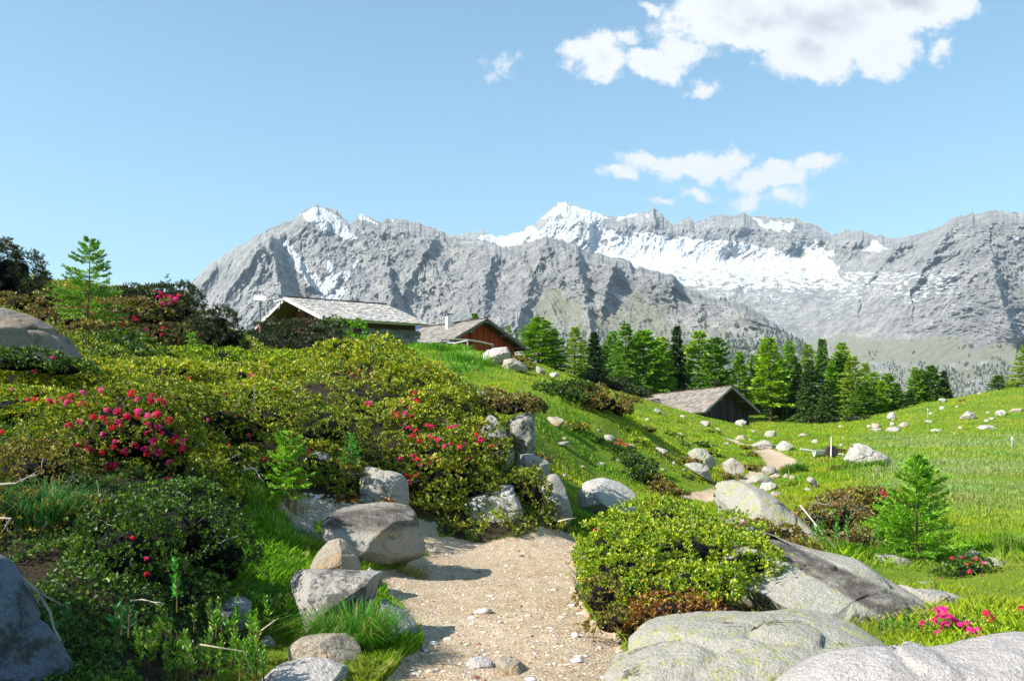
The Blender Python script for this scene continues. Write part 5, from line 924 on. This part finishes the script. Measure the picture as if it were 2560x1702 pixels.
trees = [('L3',1345,792,908,92,84,'rounded bright larch nearest the red gable hut'),('P1',1378,822,912,56,86,'dark rounded conifer leaning against the larch beside the red gable hut'),
 ('L2',1436,816,935,56,92,'slim bright larch standing alone right of the red gable hut'),('S1',1486,827,938,54,95,'dark spruce just right of the slim lone larch'),('L2',1527,826,955,60,96,'bright larch behind the dark gully, right of the dark spruce'),
 ('L1',1567,808,960,66,104,'taller larch directly behind and left of the broad forked larch'),('L3',1612,824,992,110,98,'broad forked larch above the left end of the dark hut roof'),('L1',1650,840,985,80,102,'darker right half of the broad forked larch group'),('S1',1685,811,965,60,108,'tall narrow dark spruce between two broad larches'),
 ('L1',1745,824,970,84,108,'broad tall larch behind the middle of the dark hut roof'),('P1',1786,843,972,80,112,'dark green conifer right behind the broad tall larch'),('S2',1802,905,968,36,100,'little conifer just above the ridge of the dark hut'),
 ('L2',1848,878,985,54,120,'slim blue green larch above the apex of the dark hut'),('L2',1884,886,1000,46,122,'thin larch between the dark hut apex and the tall bare trunk larch'),('L4',1928,843,1032,84,112,'tall yellow green larch with a bare trunk right of the dark hut'),
 ('L2',1976,851,1015,58,118,'narrow larch right of the tall bare trunk larch'),('L1',2012,858,1020,56,122,'larch behind the low bright conifer in the middle of the wood'),('S2',2022,895,1052,66,108,'green conifer with drooping tiers in front of the wood'),
 ('S2',2058,840,1045,62,120,'tallest dark spiky conifer in the middle of the wood'),('S2',2066,948,1056,54,103,'small bright young conifer in front of the tallest dark one'),('P1',2100,880,1048,64,122,'dark conifer in the gap right of the tallest dark one'),('L1',2108,854,1045,64,126,'tall pointed larch right of the tallest dark conifer'),
 ('L1',2141,888,1056,72,108,'bright green broad larch at the right front of the wood'),('L2',2166,905,1050,50,118,'narrow larch peeping behind the bright green broad one'),('L1',2184,928,1054,56,112,'short larch right of the bright green broad one'),('L2',2219,932,1050,60,112,'pointed short larch near the right end of the wood'),('S2',2246,955,1045,50,108,'low dark conifer at the right end of the wood'),
 ('S2',2274,974,1018,40,126,'low bushy conifer left of the hilltop clump'),('L2',2286,917,1008,42,130,'thin leftmost tree of the hilltop clump'),('L1',2307,922,1008,42,132,'second tree of the hilltop clump'),('P1',2330,913,1006,52,130,'fullest dark tree of the hilltop clump'),('S1',2363,925,1000,38,130,'dark spruce at the right of the hilltop clump'),
 ('P1',2497,938,990,44,128,'small rounded conifer on the right hill crest'),('L2',2531,946,988,34,130,'smaller bright conifer beside the rounded one on the crest'),('L1',2566,860,990,74,122,'tall larch cut by the right photo edge'),
 ('L2',1462,850,940,44,104,'short larch filling the gap between the slim larch and the dark spruce'),('P1',1508,862,950,46,106,'dark short conifer right of the dark spruce'),('L1',1585,850,968,56,122,'larch half hidden behind the broad forked larch'),('L2',1715,858,965,46,124,'thin larch between the narrow spruce and the broad tall larch'),('P1',1660,880,985,60,118,'dark low conifer under the broad forked larch group'),
 ('L1',1905,880,1015,50,126,'pale larch behind the tall bare trunk larch'),('P1',1952,895,1030,56,116,'dark low conifer right of the tall bare trunk'),('S1',1996,905,1035,46,112,'small dark spruce inside the middle of the wood'),('L2',2080,900,1050,46,110,'thin bright larch leaning on the tallest dark conifer'),('P1',2160,955,1056,60,106,'low dark conifer at the foot of the bright broad larch'),('L1',2202,950,1054,46,108,'small larch between the two short ones near the right end'),
 ('P1',1188,783,830,36,84,'dark treetop showing over the ridge of the red gable hut'),('L2',1268,812,860,26,84,'green treetop peeping over the right slope of the red gable hut')]
for i, (k, u, vt, vb, wpx, Y, lb) in enumerate(trees):
    Y = max(Y, 112+(i % 5)*2) if 1500 < u < 1900 else Y; x = (u-1280)/F*Y; zt = (HZ-vt)/F*Y; zg = ground(x, Y); zb = min((HZ-vb)/F*Y, zg)-.15; H_ = zt-zb; wr = wpx/F*Y/2
    k = {'L1': ('L1', 'L5', 'L6')[i % 3], 'L2': ('L2', 'L2', 'L5')[i % 3], 'S2': ('S2', 'S3')[i % 2]}.get(k, k); tkm, crm, _ = PR[k]; pw = {'L1': 2.3, 'L2': 2., 'L3': 2.6, 'S1': 1.8, 'S2': 2., 'P1': 2.4, 'L4': 2.2, 'L5': 2.2, 'L6': 2.4, 'S3': 1.7}[k]
    r = thing({'L': 'larch_tree', 'S': 'spruce_tree', 'P': 'pine_tree'}[k[0]], lb, 'tree', (x, Y, zb), 'conifers behind the huts and on the hill', (i*2.399) % 6.28)
    r.scale = (wr/pw*1.5, wr/pw*1.5, H_/10); r.rotation_euler[0] = .03*math.sin(i*1.7); r.rotation_euler[1] = .03*math.cos(i*2.3)
    obj('trunk', tkm, r); obj('crown', crm, r)
shrub('thicket', 'shaded thicket under the trees behind the grass knoll', 'shrub', [(1530,968,88,50,22),(1480,950,88,40,16),(1590,985,92,40,18)], 'dark', 1., .034, [], 640)
shrub('thicket', 'dark undergrowth under the conifers at the centre of the wood', 'shrub', [(2060,1048,103,50,10),(2140,1052,101,44,9)], 'dark', 1., .034, [], 641, rag=2.2)
def sapling(label, u, vt, vb, wpx, Y, kind, cols, seed, name='larch_sapling', **k):
    x = (u-1280)/F*Y; zt = (HZ-vt)/F*Y; zb = (HZ-vb)/F*Y; H_ = zt-zb
    a = dict(nlev=20, nbr=5, per=60, leaf=.022, lw=.22, bare=.08, droop=.15, upc=.6, bt=True, tr=.014); a.update(k)
    t, c, b = conifer(seed, H_, wpx/F*Y/2, kind, cols=cols, **a); r = thing(name, label, 'young tree', (x, Y, zb), None)
    obj('trunk', t, r); obj('crown', c, r); obj('branches', b, r); return r
BR = ((.11, .34, .012), (.32, .52, .025)); BD = ((.05, .14, .03), (.12, .24, .04)); BB = ((.03, .08, .05), (.06, .13, .07))
sapling('young feathery larch against the sky on the left hillside', 218, 597, 800, 185, 21, 'larch', ((.10, .28, .03), (.26, .42, .03)), 601, nlev=17, nbr=6, per=150, gap=.15, bend=.03, bare=.1, leaf=.042, lw=.3)
sapling('small dark sapling against the sky right of the young feathery larch', 415, 684, 770, 62, 28, 'larch', BB, 602, nlev=12, nbr=5, per=40, gap=.25, leaf=.05)
sapling('taller bluish sapling at the top of the dwarf pine on the left edge', 48, 622, 760, 90, 25.5, 'larch', BB, 603, nlev=12, nbr=5, per=60, gap=.2, leaf=.045, droop=.0, upc=1.3)
sapling('little bluish sapling cut by the left edge above the dwarf pine', 4, 607, 740, 60, 26, 'larch', BB, 604, nlev=12, nbr=4, per=26, gap=.2, leaf=.05, upc=1.2)
sapling('bright green young larch at the edge of the meadow', 2298, 1136, 1470, 290, 12.2, 'larch', BR, 605, nlev=30, nbr=9, per=190, leaf=.028, lw=.32, gap=.25, bare=.04, bend=-.02)
sapling('low bright larch growing against the left foot of the young meadow larch', 2225, 1290, 1450, 210, 12.5, 'round', BR, 606, nlev=20, nbr=9, per=150, leaf=.042, lw=.34)
sapling('bright green sapling with red flowers in the dark hollow', 715, 1075, 1260, 130, 10.2, 'round', BR, 607, nlev=13, nbr=9, per=120, leaf=.045, lw=.4, gap=.4, droop=.05)
sapling('small vivid green sapling right of the hollow', 877, 1083, 1160, 70, 12.2, 'larch', ((.03, .30, .02), (.10, .42, .03)), 608, nlev=14, nbr=5, per=40, leaf=.06, lw=.3)
sapling('bright green sapling in the grass hollow on the upper left', 480, 828, 905, 66, 19.5, 'larch', BR, 609, nlev=12, nbr=5, per=40, leaf=.06, lw=.3)
sapling('thin green plant cluster in grass on the hut slope', 1135, 905, 960, 60, 45, 'round', BR, 610, nlev=8, nbr=4, per=20, leaf=.1, lw=.3)
tuft('yellow green grass clearing in the upper left hillside', 440, 885, 70, .3, 1500, (.22, .32, .02), 20, 18.6, .5)
tuft('green grass between the dwarf shrubs and the dark pine', 560, 905, 60, .3, 900, (.12, .30, .02), 21, 21.5, .5)

# ------------------------------------------------------------ huts
def Rz(a): c, s = math.cos(a), math.sin(a); return np.array([[c, -s, 0], [s, c, 0], [0, 0, 1.]])
def hut(label, A, yaw, L, wl, wr, h, roofc, wallc, seed, over=.7, inset=.55, front=True, stone=True, sh=(.22, .30), base=None, gable='boards', edge=(.5, .48, .46)):
    rs = np.random.RandomState(seed); zg = base; H_ = A[2]-zg; root = thing('hut', label, 'hut', (A[0], A[1], zg), 'old alpine huts with shingle roofs', yaw)
    roof = MB(); sl = h/wl
    def yz(w_): return H_-abs(w_)*sl
    sd = []
    for sgn, w_ in ((-1, wl), (1, wr)):
        sp = math.hypot(w_, w_*sl); ang = math.atan(sl); Rr = np.array([[1, 0, 0], [0, math.cos(ang), -sgn*-math.sin(ang)], [0, 0, 0]])
        ydir = np.array([0, sgn*math.cos(ang), -math.sin(ang)]); nz = np.array([0, sgn*math.sin(ang), math.cos(ang)]); M = np.stack([np.array([1., 0, 0]), ydir, nz], 1)
        roof.box(np.array([L/2, 0, H_-.09])+ydir*sp/2, (L-.04, sp-.04, .10), M, (.10, .07, .05))
        s = 0.; row = 0
        while s < sp-.02:
            ln = sh[1]; x = -.03-rs.rand()*.1
            while x < L:
                wd = sh[0]*rs.uniform(.5, 1.4); x1 = min(x+wd, L+.03); c = np.array(roofc)*rs.uniform(.62, 1.25)*np.array([rs.uniform(.95, 1.06), 1, rs.uniform(.93, 1.05)])
                if x1-x > .03:
                    p = np.array([(x+x1)/2, 0, H_])+ydir*(s+ln*.62)+nz*(.02+rs.uniform(0, .022)); t_ = ang*0
                    tl = .05; M2 = np.stack([M[:, 0], M[:, 1]*math.cos(tl)+M[:, 2]*math.sin(tl), M[:, 2]*math.cos(tl)-M[:, 1]*math.sin(tl)], 1)
                    roof.box(p, (x1-x-.008, ln*1.25, .022), M2, c)
                x = x1
            s += ln; row += 1
        sd.append((sgn, w_, ydir, nz, M, sp))
    rf = roof.build('roof', M_wood, root)
    for sgn, w_, ydir, nz, M, sp in sd:
        b = MB(); b.box(np.array([-.05, 0, H_-.07])+ydir*sp/2, (.05, sp+.05, .2), M, edge); b.build('barge_board', M_wood, root)
        b = MB(); b.box(np.array([L/2, 0, H_-.09])+ydir*(sp+.03), (L+.1, .05, .13), M, edge); b.build('eaves_board', M_wood, root)
    b = MB(); b.box((L/2, 0, H_+.07), (L+.15, .22, .05), None, (.08, .06, .05)); b.build('ridge_board', M_wood, root)
    for w_ in (-wl*.86, -wl*.45, 0, wr*.45, wr*.86):
        b = MB(); b.box((over/2-.02, w_, yz(w_)-.25), (over+.3, .14, .16), None, (.14, .09, .06)); b.build('purlin', M_wood, root)
    y0, y1 = -wl+inset, wr-inset
    for nm, xx in (('gable_wall', over), ('rear_wall', L-.4)):
        b = MB(); y = y0
        while y < y1-.02:
            wd = rs.uniform(.16, .26); ye = min(y+wd, y1); top = min(yz(y), yz(ye))-.16; c = np.array(wallc if nm == 'gable_wall' else (.1, .07, .05))*rs.uniform(.45, 1.3)
            if rs.rand() < .12: c = c*.3
            bot = 0. if gable == 'boards' else 1.6
            b.box((xx+rs.uniform(-.012, .012), (y+ye)/2, (top+bot)/2), (.05, ye-y-.012, top-bot), None, c); y = ye
        if nm == 'gable_wall':
            b.box((xx+.12, (y0+y1)/2, (yz(max(abs(y0), abs(y1)))-.2)/2), (.12, y1-y0-.1, yz(max(abs(y0), abs(y1)))-.25), None, (.03, .02, .015))
            c2 = (y0+y1)/2
        b.build(nm, M_wood, root)
    for sgn, yy, ys in ((-1, y0, wl), (1, y1, wr)):
        top = yz(abs(yy))-.14; b = MB(); z = top*.80 if stone else 0
        zb_ = z
        while z < top-.02:
            ze = min(z+.2, top); b.box(((over+L-.4)/2, yy, (z+ze)/2), (L-.4-over, .1, ze-z-.01), None, np.array((.10, .065, .045))*rs.uniform(.6, 1.3)); z = ze
        b.build('log_wall', M_wood, root)
        if stone:
            b = MB(); z = -.4; b.box(((over+L-.4)/2, yy, (zb_-.4)/2), (L-.5-over, .22, zb_+.38), None, (.10, .10, .10))
            while z < zb_-.05:
                hh = min(rs.uniform(.14, .26), zb_-z); x = over-.1
                while x < L-.35:
                    wd = rs.uniform(.18, .5); b.box((x+wd/2, yy, z+hh/2), (wd-.025, .3+rs.uniform(0, .07), hh-.02), None, np.array((.25, .24, .225))*rs.uniform(.6, 1.25)); x += wd
                z += hh
            b.build('stone_wall', M_wood, root)
    return root, (lambda u, v, sgn: None), H_, sl
def loc2(root, A, yaw, zg, p): return Rz(yaw)@np.array(p, float)+np.array([A[0], A[1], zg])
# hut with the pale roof on the left
g1 = .6*0+min(ground(-10.5, 56), ground(-6, 60), 3.7)-.1; g1 = (HZ-905)/F*58
h1, _, H1, s1 = hut('hut with silvery shingle roof, stone base and solar lamp at the top of the slope', (-13.52, 60, 7.09+.1), .621, 6.73, 5.22, 5.9, 1.584, (.50, .46, .42), (.13, .04, .02), 71, over=1.3, inset=.8, base=g1, edge=(.55, .53, .5))
A2 = np.array([-1.56*1.16, 72., 6.13*1.16]); g2 = (HZ-885)/F*72
h2, _, H2, s2 = hut('hut with weathered grey brown roof, white chimney and red boarded gable', A2, 2.2, 9.2, 3.55, 3.0, 1.97, (.26, .225, .20), (.36, .065, .018), 72, over=.85, inset=.5, base=g2, stone=False, edge=(.13, .12, .11))
def rayplane(A, yaw, zg, H_, sl, sgn, u, v):
    M = Rz(-yaw); d = M@np.array([(u-1280)/F, 1, (HZ-v)/F]); o = M@(-np.array([A[0], A[1], zg])); k = (H_-sgn*sl*o[1]-o[2])/(d[2]+sgn*sl*d[1]); return o+d*k
# chimney on the second hut: part of the hut
p = rayplane(A2, 2.2, g2, H2, s2, 1, 1121, 821); b = MB(); b.box(p+[0, 0, .3], (.34, .34, 1.15), None, (.66, .65, .62)); ch = b.build('chimney', M_wood, h2)
b = MB(); b.box(p+[0, 0, 1.06], (.6, .6, .05), None, (.12, .16, .24)); [b.box(p+[x, y, .97], (.05, .05, .16), None, (.1, .1, .1)) for x in (-.17, .17) for y in (-.17, .17)]; b.build('chimney_cap', M_metal, ch)
M_pan, T = newmat('solar_cell'); finish(T, T.n('ShaderNodeAttribute', attribute_name='col').outputs['Color'], .25, None, spec=.6)
p = rayplane(A2, 2.2, g2, H2, s2, 1, 1042, 826); pw = loc2(h2, A2, 2.2, g2, p); r = bpy.data.objects.new('solar_panel', None); COL.objects.link(r); r.parent = h2; r.location = tuple(p); r.rotation_euler = (0, 0, -2.35)
b = MB(); b.box((-.55, 0, .42), (.46, .05, .95), Rz(0)@np.array([[.97, 0, .22], [0, 1, 0], [-.22, 0, .97]]), (.05, .09, .30)); b.build('solar_cell', M_pan, r)
b = MB(); b.box((-.02, -.02, .46), (.46, .05, .95), np.array([[.97, 0, .22], [0, 1, 0], [-.22, 0, .97]]), (.05, .09, .30)); b.build('solar_cell', M_pan, r)
b = MB(); b.box((-.28, .05, .44), (.07, .03, 1.), np.array([[.97, 0, .22], [0, 1, 0], [-.22, 0, .97]]), (.75, .75, .75)); b.tube([(-.28, .05, .5), (.2, .5, .0)], .03, 6, (.3, .3, .3)); b.build('frame', M_metal, r)
# solar lamp on a pole, left of the first hut
pp = at(651, 820, 55.); r = thing('solar_lamp_pole', 'small pale solar panel on a thin pole left of the first hut', 'solar panel', pp)
b = MB(); b.tube([(0, 0, -.6), (0, 0, 1.45)], .04, 6, (.14, .10, .09)); b.tube([(0, 0, -.5), (0, 0, .35)], .09, 6, (.35, .1, .06)); b.build('pole', M_metal, r)
b = MB(); b.box((-.04, 0, 1.62), (.68, .5, .05), np.array([[.98, 0, .1], [0, .8, -.6], [-.1, .6, .8]]), (.62, .62, .66)); b.build('panel', M_metal, r)
pp = at(697, 752, 59.5); b = MB(); b.box((0, 0, 0), (.5, .3, .08), np.array([[.93, 0, -.3], [0, 1, 0], [.3, 0, .93]]), (.7, .78, .85)); b.tube([(0, 0, -.5), (.1, .1, 0)], .03, 5, (.3, .3, .3)); o = b.build('roof_panel', M_metal, h1); o.location = tuple(Rz(-.621)@(pp-np.array([-13.52, 60, g1]))); o.rotation_euler = (0, 0, -.621)
A3 = np.array([19.95, 90., 2.87])
h3, _, H3, s3 = hut('low dark hut with brown shingle roof sunk into the slope before the larches', A3, 2.5, 14.5, 5.8, 5.8, 2.28, (.28, .235, .20), (.035, .025, .018), 73, over=.9, inset=.5, sh=(.3, .4), base=(HZ-1072)/F*90, edge=(.30, .26, .24), stone=False)
h3.rotation_euler = (0, math.radians(4.7), 2.5)
# fence and bench by the second hut
def rail_fence(label, pts, ph, seed, rails=(.9,), col=(.30, .27, .24)):
    rs = np.random.RandomState(seed); r = thing('wooden_fence', label, 'fence', at(*pts[0])); o = at(*pts[0]); P = [at(*q)-o for q in pts]
    for q in P: b = MB(); b.box((q[0], q[1], q[2]-ph/2), (.12, .12, ph+.1), None, col); b.build('post', M_wood, r)
    for k in rails:
        for a, c in zip(P[:-1], P[1:]): b = MB(); b.tube([a+[0, -.08, -ph*(1-k)], (a+c)/2+[0, -.08, -ph*(1-k)+.03], c+[0, -.08, -ph*(1-k)]], .06, 6, col); b.build('rail', M_wood, r)
    return r
rail_fence('weathered rail fence in front of the left roof side of the red gable hut', [(1008, 857, 60), (1055, 858, 60.5), (1080, 862, 61), (1105, 861, 61.5)], .5, 1, (1., .4))
rail_fence('tall grey rail fence before the red gable, its rail sloping down to the right', [(1105, 849, 62), (1168, 850, 62.5), (1232, 862, 63)], .75, 2, (1.,))
r = thing('white_bench', 'white railed bench frame in front of the red gable', 'bench', at(1140, 870, 61)); o = at(1140, 870, 61)
b = MB(); P = [at(1114, 857, 61)-o, at(1137, 858, 61)-o, at(1168, 851, 61.3)-o]; b.tube(P, .055, 6, (.75, .73, .70)); b.build('top_rail', M_wood, r)
for u, v0, y in ((1114, 857, 61), (1137, 858, 61), (1169, 851, 61.3)): b = MB(); b.tube([at(u, v0, y)-o, at(u, 875, y)-o], .05, 6, (.7, .68, .65)); b.build('leg', M_wood, r)
# wooden water trough in the meadow
Y = hit(2060, 1142); o = at(2060, 1142, Y); r = thing('water_trough', 'pale hollowed log trough with a dark round end and an upright spout post', 'water trough', o)
s_ = Y/F; b = MB(); n = 14; t = np.linspace(math.pi*.98, math.pi*2.02, n); V = []; xs = np.linspace(-28, 26, 7)*s_
for x in xs:
    ys = x*.35
    for rr in (.24, .17): V += [(x, ys+rr*math.cos(a), .26+rr*math.sin(a)) for a in t]
fc = []; W_ = 2*n
for i in range(6):
    for j in range(n-1):
        fc.append((i*W_+j, i*W_+j+1, (i+1)*W_+j+1, (i+1)*W_+j)); fc.append((i*W_+n+j+1, i*W_+n+j, (i+1)*W_+n+j, (i+1)*W_+n+j+1))
    fc.append((i*W_, (i+1)*W_, (i+1)*W_+n, i*W_+n)); fc.append((i*W_+n-1, i*W_+2*n-1, (i+1)*W_+2*n-1, (i+1)*W_+n-1))
for e in (0, 6):
    for j in range(n-1): fc.append((e*W_+j, e*W_+n+j, e*W_+n+j+1, e*W_+j+1))
b.add(V, [np.array(fc)], (.55, .50, .44)); b.build('basin', M_wood, r)
b = MB(); b.tube([(15*s_, -.30, .22), (15*s_, -.05, .22)], 15*s_, 16, (.05, .03, .035)); b.build('barrel_end', M_wood, r)
b = MB(); b.tube([(11*s_, -.33, -.1), (12.5*s_, -.30, 51*s_)], [.04, .025], 6, (.62, .58, .52)); b.build('spout_post', M_wood, r)
b = MB(); a_, c_ = at(2000, 1118, Y)-at(2048, 1128, Y), at(2110, 1133, Y)-at(2048, 1128, Y); b.tube([a_, (0, 0, .03), c_], .05, 6, (.55, .5, .44)); lg = b.build('fallen_pole', M_wood); lg.location = at(2048, 1132, Y+.5); tag(lg, 'thin pale pole lying through the grass behind the trough', 'log')
# marker stakes
for (u, v0, v1, lb) in ((2530, 1099, 1117, 'short grey stake with a rounded pale top standing in the right meadow'), (2319, 1024, 1047, 'white topped marker stake on the left flank of the right hill')):
    Y = hit(u, v1); o = at(u, v1, Y); hh = (v1-v0)/F*Y; b = MB(); b.tube([(0, 0, -.1), (.01, 0, hh)], [.03, .035], 6, (.42, .38, .34)); r = thing('marker_stake', lb, 'stake', o); b.build('post', M_wood, r); b = MB(); b.tube([(.01, 0, hh), (.01, 0, hh+.12)], [.06, .04], 7, (.75, .73, .7)); b.build('top', M_wood, r)
# dead branches and twigs lying about
def twig(label, P, r0, col, seed, forks=3):
    rs = np.random.RandomState(seed); P = np.array([at(*q) for q in P]); o = P[0].copy(); P = P-o; b = MB(); b.tube(P, np.linspace(r0, r0*.35, len(P)), 6, col)
    for k in range(forks):
        i = rs.randint(1, len(P)-1); d = unit(P[i+1 if i+1 < len(P) else i]-P[i-1]+rs.normal(0, .5, 3)*np.linalg.norm(P[-1])*.3); ln = np.linalg.norm(P[-1])*.25
        b.tube([P[i], P[i]+d*ln*.5, P[i]+d*ln+rs.normal(0, .1, 3)*ln], [r0*.5, r0*.35, r0*.15], 5, col)
    t = b.build('dead_branch', M_bark, None, True); t.location = o; return tag(t, label, 'branch')
GT = (.27, .24, .21)
twig('silver dead branch running down beside the shaded boulder in the bottom left corner', [(5,1392,5.4),(50,1440,5.3),(95,1480,5.2),(125,1530,5.15),(135,1570,5.1),(152,1600,5.)], .013, GT, 1, 5)
twig('bleached forked twig in the dark hollow above the seed stalks', [(608,1174,9.8),(635,1170,9.8),(645,1185,9.8),(660,1205,9.8)], .008, (.6,.56,.5), 2)
twig('bare twig arching over the herbs at bottom left', [(320,1502,5.8),(355,1498,5.8),(385,1505,5.8),(412,1508,5.8)], .007, (.5,.42,.3), 3)
twig('thin straight twig leaning over the upright mottled stone', [(645,1582,6.6),(670,1563,6.6),(697,1543,6.6)], .008, (.5,.42,.32), 4, 1)
twig('long pale dry stem bending across the bottom left herbs', [(500,1610,5.4),(560,1620,5.4),(610,1627,5.4),(622,1660,5.4),(612,1702,5.4)], .005, (.4,.34,.22), 5, 1)
twig('pale dead branches at the left edge above the wispy grass', [(0,1210,7.2),(40,1208,7.1),(75,1190,7.1),(92,1192,7.1)], .010, GT, 6, 5)
twig('grey dead branch at the left edge under the wispy grass', [(-5,1294,6.6),(28,1296,6.6),(15,1312,6.5),(24,1336,6.5)], .010, GT, 7, 3)
twig('white dead branch along the ridge right of the yellow lichen boulder', [(2000,1262,12.4),(2035,1305,12.3),(2060,1340,12.2),(2095,1375,12.),(2110,1398,11.9)], .011, (.5,.46,.38), 8, 4)
twig('dead twig at the foot of the shaded bush in front of the broad slab', [(1660,1592,7.8),(1700,1580,7.8),(1745,1555,7.9),(1790,1540,8.)], .010, GT, 9, 3)
twig('dead stick leaning at the right end of the big rhododendron mound', [(1395,1303,13.4),(1415,1298,13.4),(1440,1294,13.4)], .012, (.6,.5,.36), 10, 1)
